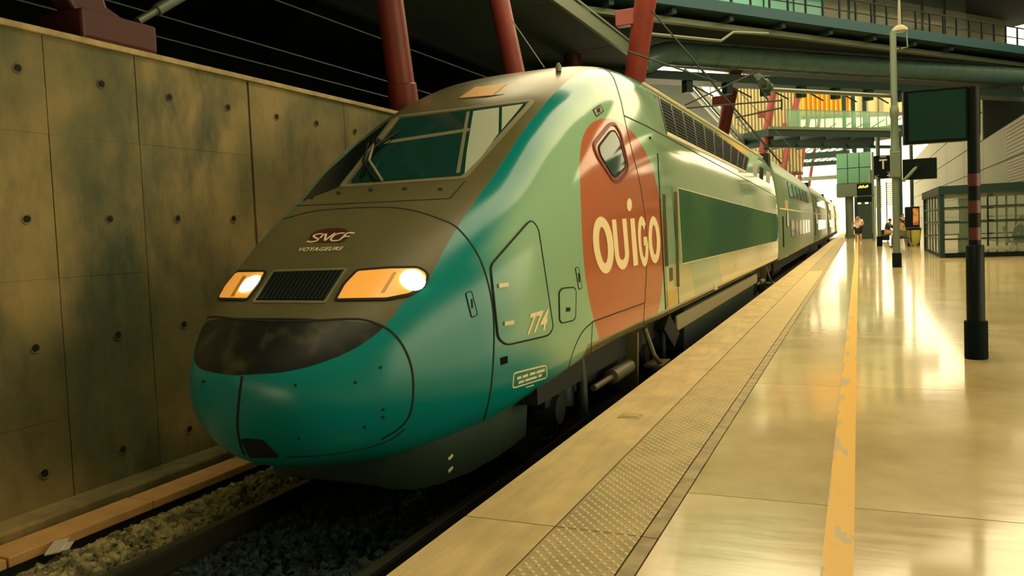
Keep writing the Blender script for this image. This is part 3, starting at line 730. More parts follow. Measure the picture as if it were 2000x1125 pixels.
qO = [(1164, 535), (1202, 531), (1193, 424), (1152, 425)]
stroke('letter_O', el(.35, .42), qO, .30, True)
qU = [(1203, 528), (1230, 522), (1222, 424), (1194, 426)]
stroke('letter_U', [(.14, .97), (.14, .32)]+[(.5-.36*math.cos(t), .32-.24*math.sin(t)) for t in np.linspace(0, math.pi, 16)]+[(.86, .32), (.86, .97)], qU, .30)
qI = [(1236, 522), (1247, 519), (1239, 424), (1229, 425)]
stroke('letter_I', [(.5, .02), (.5, .98)], qI, .85)
b = MB(); pts = [hit(1228.5+5*math.cos(t), 400+12.5*math.sin(t)) for t in np.linspace(0, 2*math.pi, 25)[:-1]]
b.v = [tuple(p+n_*.004) for p, n_ in pts]; b.f = [tuple(range(24))]; obj('letter_dot', b, 'cream_ink', loco, recalc=False)
qG = [(1250, 521), (1268, 516), (1262, 424), (1242, 425)]
stroke('letter_G', [(.5+.36*math.cos(t), .5+.43*math.sin(t)) for t in np.linspace(.75, 2*math.pi-.2, 26)]+[(.86, .50), (.55, .50)], qG, .30)
qO2 = [(1268, 516), (1291, 510), (1286, 423), (1264, 424)]
stroke('letter_O', el(.35, .42), qO2, .30, True)
# crew door behind the disc
cd = [(1288, 300), (1310, 296), (1324, 590), (1304, 602)]
cdr = patch('crew_door', cd, 'livery', off=.006); ribbon('door_seam', [(1284, 300), (1291, 440), (1300, 604)], .020, 'seam', cdr, off=.008); ribbon('door_seam', [(1311, 365), (1319, 480), (1325, 592)], .016, 'seam', cdr, off=.008)
ribbon('hand_rail', [(1293, 380), (1299, 520)], .022, 'under_metal', cdr, off=.04); ribbon('hand_rail', [(1316, 375), (1321, 560)], .022, 'under_metal', cdr, off=.04)
patch('door_handle', [(1306, 523), (1312, 522), (1313, 547), (1307, 550)], 'cab_glass', cdr, off=.012, step=5)
patch('kick_plate', [(1302, 568), (1320, 562), (1322, 590), (1304, 600)], 'yellow_step', cdr, off=.010, step=6)
ribbon('rain_gutter', [(1268, 270), (1303, 288)], .03, 'livery', off=.02)
# long dark panel on the flank
fp = [(1324, 368), (1420, 394), (1500, 415), (1526, 421), (1526, 468), (1440, 489), (1332, 514)]
fpo = patch('flank_panel', fp, 'panel_green', off=.008, step=10); ribbon('panel_frame', fp, .03, 'handle', fpo, closed=True, off=.006)
for px, py in ((1440, 519), (1398, 560)):
    patch('small_plate', [(px-3, py-6), (px+3, py-7), (px+3, py+5), (px-3, py+6)], 'handle', off=.006, step=5)
# roof-edge louvres
lv = [(1285, 190), (1301, 258), (1345, 282), (1400, 309), (1455, 334), (1461, 310), (1420, 282), (1380, 255), (1330, 220)]
top_e = lambda u: np.array([1285, 190])*(1-u)+np.array([1462, 309])*u+np.array([0, -4])*math.sin(math.pi*u)
bot_e = lambda u: np.array([1301, 258])*(1-u)+np.array([1456, 334])*u
lvp = patch('roof_louvre', [top_e(u) for u in np.linspace(0, 1, 9)]+[bot_e(u) for u in np.linspace(1, 0, 9)], 'louvre', off=.004)
us = 1-(1-np.linspace(0, 1, 11))**1.35
for i, u in enumerate(us): ribbon('divider', [top_e(u), bot_e(u)], .030, 'skirt', lvp, off=.014)
for k in range(1, 10):
    f = k/10; ribbon('slat', [top_e(u)*(1-f)+bot_e(u)*f for u in np.linspace(0, 1, 9)], .018, 'slat', lvp, off=.010)
ribbon('louvre_sill', [bot_e(u)+np.array([0, 2]) for u in np.linspace(0, 1, 6)], .05, 'handle', lvp, off=.010)
def side_pt(y, z):
    l, n, k_, d_ = bvh.ray_cast(Vector((2, y, z)), Vector((-1, 0, 0))); return np.array(l)
b = MB(); b.tube([side_pt(y, 3.17+.02*(y-9.8)/13)+np.array([.012, 0, .015]) for y in np.linspace(9.7, 22.6, 20)], .022, 8); obj('gutter', b, 'handle', loco, smooth=True)
for a in (1472, 1484, 1497): patch('roof_hatch', [(a, 318+(a-1472)*.62), (a+7, 322+(a-1472)*.62), (a+6, 345+(a-1472)*.55), (a-1, 341+(a-1472)*.55)], 'louvre' if a == 1484 else 'frame_grey', off=.006, step=5)

# underframe, bogies
def bogie(yc, parent, xs=(-1, 1)):
    bf = MB()
    for s in xs: bf.box((XC+s*1.0-.07, yc-1.7, -.05), (XC+s*1.0+.07, yc+1.7, .18))
    bf.box((XC-.95, yc-.3, -.12), (XC+.95, yc+.3, .12)); o_ = obj('bogie_frame', bf, 'under', parent, bevel=.02)
    for dy in (-1.5, 1.5):
        for s in xs:
            wv = MB(); wv.tube([(XC+s*.69, yc+dy, RAILZ+.46), (XC+s*.70, yc+dy, RAILZ+.46), (XC+s*.81, yc+dy, RAILZ+.46), (XC+s*.83, yc+dy, RAILZ+.46)], [.458, .458, .455, .3], 32); obj('wheel', wv, 'wheel', o_, smooth='auto')
            ab = MB(); ab.tube([(XC+s*.9, yc+dy, RAILZ+.46), (XC+s*1.12, yc+dy, RAILZ+.46)], [.16, .12], 16); obj('axle_box', ab, 'under', o_, smooth='auto')
            sp = MB(); sp.tube([(XC+s*1.0, yc+dy*.75, RAILZ+.42), (XC+s*1.0, yc+dy*.75, .3)], .11, 14); obj('spring', sp, 'under_green', o_, smooth='auto')
    for s in xs:
        dm = MB(); dm.tube([(XC+s*1.22, yc-.9, -.02), (XC+s*1.22, yc-.35, -.02), (XC+s*1.22, yc-.34, -.02), (XC+s*1.22, yc+.3, -.02)], [.03, .03, .075, .075], 14); obj('damper', dm, 'under_metal', o_, smooth='auto')
        lk = MB(); lk.beam((XC+s*1.24, yc+.35, .33), (XC+s*1.20, yc+.42, -.35), .05, .16, (1, 0, 0)); obj('bracket', lk, 'under_metal', o_)
        vd = MB(); vd.tube([(XC+s*1.18, yc-1.1, -.25), (XC+s*1.18, yc-1.1, .1), (XC+s*1.18, yc-1.1, .3)], [.05, .05, .03], 12); obj('vertical_damper', vd, 'under_green', o_, smooth='auto')
        st_ = MB(); st_.tube([(XC+s*1.25, yc+.9, .3), (XC+s*1.33, yc+.95, 0), (XC+s*1.38, yc+1.05, -.12)], .03, 8); st_.box((XC+s*1.3-.09, yc+.95, -.15), (XC+s*1.3+.12, yc+1.4, -.12)); obj('step', st_, 'under_metal', o_)
    return o_
bogie(7.7, loco); bogie(20.3, loco)
b = MB(); b.box((XC-1.2, 5.5, .1), (XC+1.2, YEND, .36)); obj('underframe', b, 'under', loco)
b = MB(); b.prism([(XC-1.33, 10.4, .32), (XC+1.34, 10.4, .32), (XC+1.30, 10.4, -.22), (XC-1.30, 10.4, -.22)], (0, 7.6, 0)); obj('equipment_skirt', b, 'under_green', loco)
b = MB(); b.box((XC+1.34, 9.75, .12), (XC+1.37, 18.2, .31)); obj('sole_bar', b, 'frame_grey', loco, bevel=.006)
b = MB(); b.beam((XC+1.30, 9.25, .30), (XC+1.36, 9.5, .05), .12, .22); b.box((XC+1.2, 9.0, -.28), (XC+1.44, 9.5, -.25)); b.tube([(XC+1.3, 9.25, -.26), (XC+1.3, 9.25, .2)], .03, 8); obj('boarding_step', b, 'under', loco)

# ------------------------------------------------------------------ coaches
def coach_mesh():
    w, zt, zb, zw = 1.41, 3.58, .28, 1.1
    th = np.concatenate([np.linspace(-math.pi/2, 0, 10, endpoint=False), np.linspace(0, math.pi/2, 22)]); n = np.where(th >= 0, 3.6, 12)
    x = w*np.abs(np.cos(th))**(2/n); s = np.sign(th)*np.abs(np.sin(th))**(2/n); z = zw+np.where(th >= 0, zt-zw, zw-zb)*s; x[0] = x[-1] = 0
    k = len(x); ring = [(x[i], z[i]) for i in range(k)]+[(-x[i], z[i]) for i in range(k-2, 0, -1)]
    b = MB(); n_ = len(ring)
    for y, sc in ((0, .97), (.06, 1), (18.1, 1), (18.16, .97)): b.v += [(XC+a*sc, y, 1.1+(c-1.1)*sc) for a, c in ring]
    for i in range(3): b.f += [(i*n_+j, i*n_+(j+1) % n_, (i+1)*n_+(j+1) % n_, (i+1)*n_+j) for j in range(n_)]
    b.f += [tuple(range(n_)), tuple(3*n_+j for j in range(n_))]
    return b.mesh('body'), ring
cm, cring = coach_mesh(); fix(cm)
def cx_at(z):
    return 1.41*(1-abs((z-1.1)/(2.48 if z > 1.1 else .82))**(3.6 if z > 1.1 else 12))**(1/(3.6 if z > 1.1 else 12)) if z > .29 else 1.2
def shift_mesh(b, dy): return b
def coach(y0, label):
    t = thing('passenger_coach', label, 'train', (XC, y0+9, RAILZ), 'double-deck coaches behind the power car')
    o_ = obj('body', cm if y0 < 24.5 else cm.copy(), 'coach', t, smooth='auto'); o_.location.y = y0
    o_.matrix_parent_inverse = Matrix.Translation((-XC, -(y0+9), -RAILZ))
    def side(name, ya, yb, za, zb, m, pr=.012, par=t):
        b = MB(); xa, xb = XC+cx_at(za)+pr, XC+cx_at(zb)+pr
        b.add([(xa-.05, y0+ya, za), (xa, y0+ya, za), (xa, y0+yb, za), (xa-.05, y0+yb, za), (xb-.05, y0+ya, zb), (xb, y0+ya, zb), (xb, y0+yb, zb), (xb-.05, y0+yb, zb)], [(0,3,2,1),(4,5,6,7),(0,1,5,4),(1,2,6,5),(2,3,7,6),(3,0,4,7)])
        return obj(name, b, m, par)
    for k in range(6):
        side('window', 3.9+k*1.85, 5.4+k*1.85, 2.25, 2.75, 'coach_window', .03); side('window', 3.9+k*1.85, 5.4+k*1.85, .95, 1.5, 'coach_window', .02)
    d = side('door', 1.9, 3.0, .35, 2.1, 'coach_low', .02); side('door_window', 2.2, 2.7, 1.3, 1.8, 'coach_window', .03, d)
    side('waist_line', .1, 18.0, 1.80, 1.84, 'handle'); side('vent_grille', .8, 1.15, .7, 1.6, 'louvre'); side('sole_bar', .1, 18.0, .30, .42, 'frame_grey')
    b = MB(); b.box((XC-1.2, y0+.05, .0), (XC+1.2, y0+18.1, .3)); obj('underframe', b, 'under', t)
    b = MB(); b.box((XC-1.2, y0-.58, .35), (XC+1.2, y0-.01, 3.35)); obj('gangway_bellows', b, 'bellows', t)
    for s in (-1, 1):
        for dy in (-.9, .9):
            wv = MB(); wv.tube([(XC+s*.69, y0+dy+1.6, RAILZ+.46), (XC+s*.82, y0+dy+1.6, RAILZ+.46)], [.46, .45], 20); obj('wheel', wv, 'wheel', t, smooth='auto')
    b = MB(); b.box((XC+1.0, y0+.2, -.1), (XC+1.15, y0+3.0, .15)); obj('bogie_frame', b, 'under', t)
cl = ['silver green coach coupled directly behind the power car', 'second coach behind the power car', 'third coach behind the power car', 'fourth coach behind the power car']
for k in range(4): coach(23.6+18.75*k, cl[k])

# ------------------------------------------------------------------ footbridge crossing obliquely at the upper right, with its duct
K = 1.5
t = thing('air_duct', 'fat grey green ventilation duct slung under the footbridge', 'duct', at_d(1300, 105, 19.7*K))
dA = at_d(1305, 104, 19.7*K); dB = at_d(2080, 157, 26.2*K); dB[2] = dA[2]
dr_ = (dB-dA)/np.linalg.norm(dB-dA); dB = dB+dr_*5.5
el1 = dA; el0 = at_d(1262, 122, 19.4*K); el_1 = at_d(1120, 150, 19.9*K)
R_ = .43
b = MB(); b.tube([el_1, el0+(el_1-el0)*.05, el0, el0*.45+el1*.55+np.array([0, 0, .06]), el1, el1+dr_*.4, dB], R_, 28); obj('pipe', b, 'duct', t, smooth='auto')
for k in range(1, 23):
    p = dA+dr_*k*1.05; b = MB(); b.tube([p-dr_*.03, p+dr_*.03], R_+.012, 28); obj('joint_band', b, 'duct', t, smooth='auto')
for k in (3, 7, 11, 15):
    p = dA+dr_*k*1.05; b = MB(); b.tube([p+(0, 0, R_), p+(0, 0, R_+.9)], .03, 8); obj('hanger', b, 'galv', t)
t = thing('footbridge', 'dark steel footbridge with railing and turquoise glazing above the far tracks', 'bridge', at_d(1700, 60, 21*K))
bA = at_d(1395, 6, 18*K); bB = at_d(2080, 108, 25.6*K); bB[2] = bA[2]; bd_ = (bB-bA)/np.linalg.norm(bB-bA); bn = np.cross(bd_, (0, 0, 1)); bn /= np.linalg.norm(bn)
if np.dot(bn, AW) < 0: bn = -bn
LB = np.linalg.norm(bB-bA); A0 = bA-bd_*9
def bb(name, s0, s1, n0, n1, z0, z1, m):
    b = MB(); c = A0+bd_*((s0+s1)/2)+bn*((n0+n1)/2)+np.array([0, 0, (z0+z1)/2]); b.obox(c, bd_*(s1-s0)/2, bn*(n1-n0)/2, (0, 0, (z1-z0)/2)); return obj(name, b, m, t)
bb('deck', 0, LB+12, 0, 4.5, -.30, 0, 'deck_steel'); bb('fascia', 0, LB+12, -.05, .0, -.28, .10, 'fascia')
bb('lower_beam', -2, LB+12, .5, .75, -.66, -.48, 'beam_light'); bb('soffit', -4, LB+12, .8, 6.5, -.60, -.50, 'dark_void')
for k in range(9): bb('cross_beam', 2+k*2.6, 2.2+k*2.6, .1, 4.4, -.48, -.30, 'deck_steel')
bb('handrail', 6, LB+12, .02, .07, .88, .93, 'black_paint'); bb('mid_rail', 6, LB+12, .03, .06, .42, .46, 'black_paint')
for k in range(26): bb('baluster', 6+k*.95, 6.06+k*.95, .02, .08, .05, .9, 'black_paint')
for k in range(11):
    bb('glass_pane', 9+k*1.75, 10.72+k*1.75, 2.6, 2.64, 0, 3.4, 'glass_turq' if k < 5 else 'glass_pale')
    bb('mullion', 8.97+k*1.75, 9.03+k*1.75, 2.58, 2.68, 0, 3.4, 'deck_steel')
bb('far_wall', 7, LB+12, 4.3, 4.5, 0, 3.4, 'facade_pink')
bb('roof', 14, LB+14, -.8, 5, 3.0, 3.3, 'dark_void')
t = thing('girder', 'dark lower girder with hangers below the air duct', 'girder', dA)
gz = -.62
b = MB(); b.obox(dA+dr_*12+np.array([0, 0, gz-.18])+bn*.5, dr_*17, bn*.5, (0, 0, .16)); obj('girder_beam', b, 'deck_steel', t)
for k in range(9):
    p = dA+dr_*(1+k*1.9)+bn*.2+np.array([0, 0, gz-.3]); b = MB(); b.obox(p+np.array([0, 0, -.22]), dr_*.14, bn*.14, (0, 0, .25)); obj('hanger_block', b, 'deck_steel', t)
    b = MB(); b.tube([p+(0, 0, -.1), p+dr_*1.2+np.array([0, 0, -.55])], .03, 6); obj('brace', b, 'deck_steel', t)
a = at_d(1268, 66, 17*K); b = MB(); b.tube([a, at_d(1408, 80, 17.8*K), at_d(1432, 63, 18*K), at_d(1500, 66, 18.4*K)], .05, 10)
obj('conduit', b, 'beam_light', label='thin pale conduit running above the air duct', cat='pipe', smooth='auto')

# ------------------------------------------------------------------ second footbridge across the tracks and the facades behind it
t = thing('glass_footbridge', 'far footbridge with green glass parapet below the yellow facade', 'bridge', at_d(1650, 240, 55))
gA = at_d(1548, 250, 52); gB = at_d(1775, 221, 56); gB[2] = gA[2]; gd = (gB-gA)/np.linalg.norm(gB-gA); gn = np.array([-gd[1], gd[0], 0])
def gb(name, s0, s1, n0, n1, z0, z1, m, par=None):
    b = MB(); c = gA+gd*((s0+s1)/2)+gn*((n0+n1)/2)+np.array([0, 0, (z0+z1)/2]); b.obox(c, gd*(s1-s0)/2, gn*(n1-n0)/2, (0, 0, (z1-z0)/2)); return obj(name, b, m, par or t)
GL = 9.6
gb('deck', -2, GL, 0, 3, -.55, -.05, 'deck_steel'); gb('fascia', -2, GL, -.06, 0, -.1, .08, 'beam_light'); gb('handrail', -.5, GL, 0, .06, 1.16, 1.22, 'galv')
for k in range(12): gb('glass_panel', -.4+k*.8, .34+k*.8, 0, .03, .1, 1.15, 'glass_green'); gb('post', -.43+k*.8, -.38+k*.8, 0, .06, 0, 1.2, 'galv')
for k in range(5): gb('cross_brace', -1.6+k*2.2, -1.4+k*2.2, .2, 2.8, -1.1, -.55, 'deck_steel')
gb('lower_chord', -2, GL, .3, .6, -1.25, -1.05, 'deck_steel')
def facade(name, label, p0, p1, dep, m, fins, fm):
    t = thing(name, label, 'building', at_d((p0[0]+p1[0])/2, p1[1], dep)); x0, x1 = at_d(p0[0], 300, dep), at_d(p1[0], 300, dep); z1 = at_d(p0[0], p0[1], dep)[2]; z0 = at_d(p0[0], p1[1], dep)[2]
    d = x1-x0; d[2] = 0; l = np.linalg.norm(d); d /= l; n = np.array([-d[1], d[0], 0])
    b = MB(); b.obox((x0+x1)/2*np.array([1, 1, 0])+np.array([0, 0, (z0+z1)/2]), d*l/2, n*.4, (0, 0, (z1-z0)/2)); obj('wall', b, m, t)
    for k in range(fins):
        p = x0+d*l*(k+.5)/fins-n*.55; b = MB(); b.obox(np.array([p[0], p[1], (z0+z1)/2]), d*l/fins*.14, n*.15, (0, 0, (z1-z0)/2)); obj('fin', b, fm, t)
    b = MB(); b.obox((x0+x1)/2*np.array([1, 1, 0])+np.array([0, 0, z0])-n*.5, d*l/2, n*.2, (0, 0, .15)); obj('sill_beam', b, 'red_dark', t)
    for xl in ((-6.3, -.2) if 'yellow' in name else (1.0, 4.6) if 'tan' in name else ()):
        q = x0+d*(xl-x0[0])/d[0]; b = MB(); b.tube([(q[0], q[1], -1), (q[0], q[1], z0)], .16, 10); obj('leg', b, 'deck_steel', t)
facade('striped_facade', 'pale pinkish facade with upright fins behind the red columns', (1420, 120), (1562, 345), 68, 'facade_pink', 22, 'coach_low')
facade('yellow_facade', 'yellow facade above the green glass footbridge', (1562, 110), (1668, 232), 73, 'facade_yellow', 12, 'facade_yellow')
facade('tan_facade', 'tan boarded facade beyond the far footbridge', (1672, 120), (1790, 228), 74, 'coach_low', 4, 'frame_grey')
# glazed stair descending beside the train
t = thing('glazed_stair', 'glazed stair sloping down behind the red columns', 'stair', at_x(1500, 330, -7.2))
sA = at_x(1338, 142, -7.0); sB = at_x(1512, 345, -7.0)
for nm, oz, h, m in (('stringer', 0, .35, 'beam_light'), ('lower_stringer', -.55, .10, 'beam_light'), ('hand_rail', 1.15, .06, 'galv')):
    b = MB(); b.beam(sA+(0, 0, oz), sB+(0, 0, oz), .12, h, (0, 0, 1)); obj(nm, b, m, t)
b = MB(); o4 = np.array([-2.2, 0, 0]); b.add([sA+(0, 0, -.3), sB+(0, 0, -.3), sB+(0, 0, -.3)+o4, sA+(0, 0, -.3)+o4], [(0, 1, 2, 3)]); obj('soffit', b, 'soffit', t)
for k in range(12):
    u0, u1 = k/12, (k+.94)/12; p, q = sA+(sB-sA)*u0, sA+(sB-sA)*u1
    b = MB(); b.prism([p+(0, 0, .2), q+(0, 0, .2), q+(0, 0, 1.15), p+(0, 0, 1.15)], (-.02, 0, 0)); obj('glass_panel', b, 'glass_pale', t)
    b = MB(); b.beam(p+(0, 0, .1), p+(0, 0, 1.2), .05, .05, (0, 1, 0)); obj('post', b, 'galv', t)

# ------------------------------------------------------------------ platform furniture on the right
def pole_mesh(c, prof): b = MB(); b.lathe(c, prof, 24); return b
# near black pole with a screen seen from behind
p = at_z(1907, 700)
t = thing('monitor_pole', 'black pole with red bands and a thick base sleeve', 'pole', p)
obj('base_sleeve', pole_mesh(p, [(.10, 0), (.103, .01), (.103, .36), (.098, .37)]), 'rubber', t, smooth='auto')
obj('lower_sleeve', pole_mesh(p, [(.08, .36), (.08, 1.10), (.072, 1.11)]), 'black_paint', t, smooth='auto')
obj('shaft', pole_mesh(p, [(.054, 1.1), (.054, 2.63)]), 'black_paint', t, smooth='auto')
for z in (1.16, 1.42, 1.68): obj('red_band', pole_mesh(p, [(.0555, z), (.0555, z+.12)]), 'red_dark', t, smooth='auto')
t = thing('platform_monitor', 'large dark monitor mounted on the red banded black pole', 'monitor', p+(-.1, 0, 1.95))
d7 = float(np.dot(p-EYE, AW)); c0 = at_d(1768, 282, d7); c1 = at_d(1884, 172, d7)
ux = np.array([1., .12, 0]); ux /= np.linalg.norm(ux); uy = np.array([-ux[1], ux[0], 0])
cc = (c0+c1)/2; hw = .5*abs(np.dot(c1-c0, ux)); hh = .5*(c1[2]-c0[2])
b = MB(); b.obox(cc, ux*hw, uy*.05, (0, 0, hh)); obj('casing', b, 'screen_black', t, bevel=.01)
b = MB(); b.obox(cc-uy*.054+ux*.005, ux*(hw-.035), uy*.004, (0, 0, hh-.03)); obj('rear_panel', b, 'screen_back', t)
b = MB(); b.beam(cc+ux*hw*.9, (p[0], p[1], cc[2]), .06, .3); obj('mount', b, 'black_paint', t)
# tall lighting pole with catenary arm, camera box and small monitor
p2 = at_z(1752, 522); d2 = float(np.dot(p2-EYE, AW)); px2m = d2/F
t = thing('catenary_mast', 'tall grey mast with black foot, lamp head and sideways overhead arm', 'mast', p2)
obj('base_sleeve', pole_mesh(p2, [(.125, 0), (.125, .40), (.118, .41)]), 'rubber', t, smooth='auto')
ztop = (at_d(1756, 66, d2))[2]
obj('shaft', pole_mesh(p2, [(.095, .4), (.095, 4.4), (.085, 4.45), (.085, ztop)]), 'pole_grey', t, smooth='auto')
zz = at_d(1752, 300, d2)[2]; b = MB(); b.lathe((p2[0], p2[1], zz-.12), [(.13, 0), (.14, .05), (.14, .2), (.11, .3), (.10, 1.1), (.13, 1.2), (.12, 1.35), (.09, 1.45)], 20); obj('junction_collar', b, 'pole_grey', t, smooth='auto')
b = MB(); b.obox((p2[0]-.0, p2[1]-.1, at_d(1752, 322, d2)[2]), (.13, 0, 0), (0, .1, 0), (0, 0, .36)); obj('camera_box', b, 'pole_grey', t, bevel=.02)
lh = at_d(1757, 66, d2)
b = MB(); b.lathe(lh+(0, 0, .05), [(.02, .0), (.22, .02), (.20, .10), (.10, .18), (.05, .2), (.03, .95)], 20); obj('lamp_head', b, 'frame_grey', t, smooth='auto')
for s in (-1, 1):
    b = MB(); b.tube([lh+(s*.03, 0, -.42), lh+(s*.2, 0, -.40), lh+(s*.17, 0, .05)], .02, 8); obj('lamp_yoke', b, 'galv', t)
aR = at_d(1748, 188, d2); aL = at_d(1506, 175, d2-3.5)
b = MB(); b.tube([aR, aL], .055, 12); obj('overhead_arm', b, 'galv', t, smooth='auto')
b = MB(); ins = aL; dI = at_d(1480, 150, d2-4)-aL; b.tube([ins, ins+dI*.15, ins+dI*.2, ins+dI*.5, ins+dI*.55, ins+dI], [.06, .12, .08, .13, .08, .10], 12); obj('insulator', b, 'under_green', t, smooth='auto')
for q0, q1 in (((1468, 142), (1500, 196)), ((1338, 205), (1472, 143)), ((1340, 211), (1528, 196)), ((1527, 193), (1527, 215)), ((1437, 230), (1525, 211)), ((1272, 20), (1526, 320)), ((1225, 100), (1400, 160))):
    b = MB(); b.tube([at_d(*q0, d2-4), at_d(*q1, d2-4)], .022, 6); obj('stay_wire', b, 'wire_dark', t)
t = thing('arm_monitor', 'dark monitor on a diagonal arm beside the grey mast', 'monitor', p2+(.4, 0, 2.4))
cM = at_d(1796, 330, d2); b = MB(); b.obox(cM, (.44, .03, 0), (-.003, .04, 0), (0, 0, .30)); obj('casing', b, 'screen_black', t, bevel=.015)
b = MB(); b.tube([at_d(1792, 324, d2-.1), at_d(1792, 324, d2-.2)], .10, 16); obj('swivel', b, 'black_paint', t, smooth='auto')
b = MB(); b.tube([at_d(1792, 324, d2-.15), at_d(1764, 354, d2-.15)], .045, 10); obj('arm', b, 'pole_grey', t)
def simple_pole(px, py, r, ztop, label, boxh=.35):
    p = at_z(px, py); t = thing('platform_pole', label, 'pole', p, 'grey platform poles')
    obj('base_sleeve', pole_mesh(p, [(r*1.25, 0), (r*1.25, boxh), (r*1.1, boxh+.01)]), 'rubber', t, smooth='auto'); obj('shaft', pole_mesh(p, [(r, boxh), (r, ztop)]), 'pole_grey', t, smooth='auto'); return p, t
p3, t3 = simple_pole(1718, 481, .105, 5.6, 'grey pole carrying the black platform sign', .5)
d3 = float(np.dot(p3-EYE, AW)); c0 = at_d(1707, 350, d3-.6); c1 = at_d(1742, 303, d3-.6)
t = thing('platform_sign', 'black sign board with a white T and the number 4', 'sign', (c0+c1)/2)
b = MB(); b.obox((c0+c1)/2, (.5*(c1[0]-c0[0]), 0, 0), (0, .04, 0), (0, 0, .5*(c1[2]-c0[2]))); obj('board', b, 'sign_black', t)
b = MB(); b.beam((p3[0], p3[1]-.11, (c0+c1)[2]/2), (p3[0], (c0+c1)[1]/2+.04, (c0+c1)[2]/2), .08, .3); obj('mount', b, 'sign_black', t)
fy = (c0+c1)[1]/2-.045; W_ = c1[0]-c0[0]; H_ = c1[2]-c0[2]
plane_text('sign_text', 'T', (c0[0]+W_*.30, fy, c0[2]+H_*.42), (W_*.42, 0, 0), (0, 0, H_*.42), 'white_ink', t, bold=.02)
b = MB(); b.box((c0[0]+W_*.33, fy-.004, c0[2]+H_*.92), (c0[0]+W_*.68, fy, c0[2]+H_*.95)); obj('sign_bar', b, 'white_ink', t)
plane_text('sign_text', '4', (c0[0]+W_*.70, fy, c0[2]+H_*.06), (W_*.18, 0, 0), (0, 0, H_*.16), 'white_ink', t)
plane_text('sign_text', 'voie', (c0[0]+W_*.70, fy, c0[2]+H_*.25), (W_*.2, 0, 0), (0, 0, H_*.05), 'white_ink', t)
b = MB(); a_ = np.array([c0[0]+W_*.08, fy-.003, c0[2]+H_*.05]); s_ = W_*.2
b.beam(a_, a_+(s_, 0, s_), .01, s_*.2, (0, 1, 0)); b.beam(a_, a_+(s_*.8, 0, 0), .01, s_*.2); b.beam(a_, a_+(0, 0, s_*.8), .01, s_*.2, (1, 0, 0)); obj('sign_arrow', b, 'white_ink', t)
simple_pole(1703, 466, .12, 5.0, 'slim grey pole standing behind the suitcase', .4)
p4 = at_z(1658, 454)
# raised glazed lift lobby
dL = 62.
t = thing('lift_lobby', 'raised green glazed lift lobby above the platform', 'lift', (at_d(1665, 385, dL)[0], at_d(1665, 385, dL)[1], 0))
c0 = at_d(1634, 385, dL); c1 = at_d(1700, 298, dL); wx = c1[0]-c0[0]
b = MB(); b.box((c0[0], c0[1], c0[2]), (c1[0], c0[1]+3, c0[2]+1.0)); obj('floor_box', b, 'pole_grey', t)
b = MB(); b.box((c0[0]+.03, c0[1]+.1, c0[2]+1.0), (c1[0]-.03, c0[1]+2.9, c1[2])); obj('interior', b, 'under_green', t)
for i in range(3):
    for j in range(2):
        xa = c0[0]+wx*i/3+.03; b = MB(); za = c0[2]+1.0+(c1[2]-c0[2]-1.0)*j/2; b.box((xa, c0[1]-.02, za+.03), (xa+wx/3-.06, c0[1]+.02, za+(c1[2]-c0[2]-1.0)/2-.03)); obj('glass_pane', b, 'glass_green', t)
b = MB(); b.lathe((c0[0]+.9, c0[1]+.6, 0), [(.36, 0), (.36, .3), (.30, .31), (.30, c0[2])], 16); obj('support', b, 'pole_grey', t, smooth='auto')
b = MB(); b.box((c1[0]-.75, c0[1]+1, 0), (c1[0]-.45, c0[1]+1.3, c0[2])); obj('support', b, 'pole_grey', t)
a = at_d(1668, 297, dL); b = MB()
for xx in (1650, 1668, 1690): q = at_d(xx, 297, dL+1); b.box((q[0]-.15, q[1], q[2]), (q[0]+.15, q[1]+.3, q[2]+4.5))
obj('upper_frame', b, 'deck_steel', t)
q0 = at_d(1676, 444, dL-4); q1 = at_d(1696, 398, dL-4); b = MB(); b.box((q0[0], q0[1], 0), (q1[0]+.2, q0[1]+1.5, q1[2])); obj('lift_shaft', b, 'under_green', t)
# departure display
dD = 52.; c0 = at_d(1674, 396, dD); c1 = at_d(1702, 358, dD)
t = thing('departure_display', 'hanging departure display with amber LED line', 'display', (c0+c1)/2)
b = MB(); b.box((c0[0], c0[1]-.1, c0[2]+.45), (c1[0], c0[1]+.1, c1[2])); b.box((c0[0], c0[1]-.1, c0[2]), (c1[0], c0[1]+.1, c0[2]+.38)); obj('casing', b, 'screen_black', t)
b = MB()
for k, (hh_, dz) in enumerate(((.10, .0), (.16, .02), (.12, .0), (.15, .03), (.09, .01), (.13, .02), (.15, .04))): xq = c0[0]+.10+k*.085; b.box((xq, c0[1]-.106, c1[2]-.30+dz), (xq+.06, c0[1]-.10, c1[2]-.30+dz+hh_))
obj('led_line', b, 'led', t)
b = MB(); b.box((c0[0], c0[1]-.06, c0[2]+.38), (c1[0]+.1, c0[1]+.06, c0[2]+.45)); obj('bracket', b, 'galv', t)
b = MB(); b.box((c1[0]+.02, c0[1]-.06, 0), (c1[0]+.16, c0[1]+.06, c1[2]+2)); obj('post', b, 'pole_grey', t)
# slatted light column (stairs seen edge on)
for i, (pa, pb, lab) in enumerate((((1711, 362), (1722, 405), 'pale slatted louvre panel below the black sign'), ((1733, 355), (1742, 400), 'bright slatted louvre panel next to the mast'))):
    t = thing('slatted_panel', lab, 'panel', at_d(pa[0], pb[1], 58)); c0, c1 = at_d(pa[0], pb[1], 58), at_d(pb[0], pa[1], 58)
    n_ = 11
    for k in range(n_):
        z0 = c0[2]+(c1[2]-c0[2])*k/n_; b = MB(); b.box((c0[0], c0[1], z0), (c1[0], c0[1]+.1, z0+(c1[2]-c0[2])/n_*.6)); obj('slat', b, 'white_ink' if i else 'coach_low', t)
    b = MB(); b.box((c0[0]-.08, c0[1], 0), (c0[0], c0[1]+.1, c1[2])); obj('post', b, 'pole_grey', t)

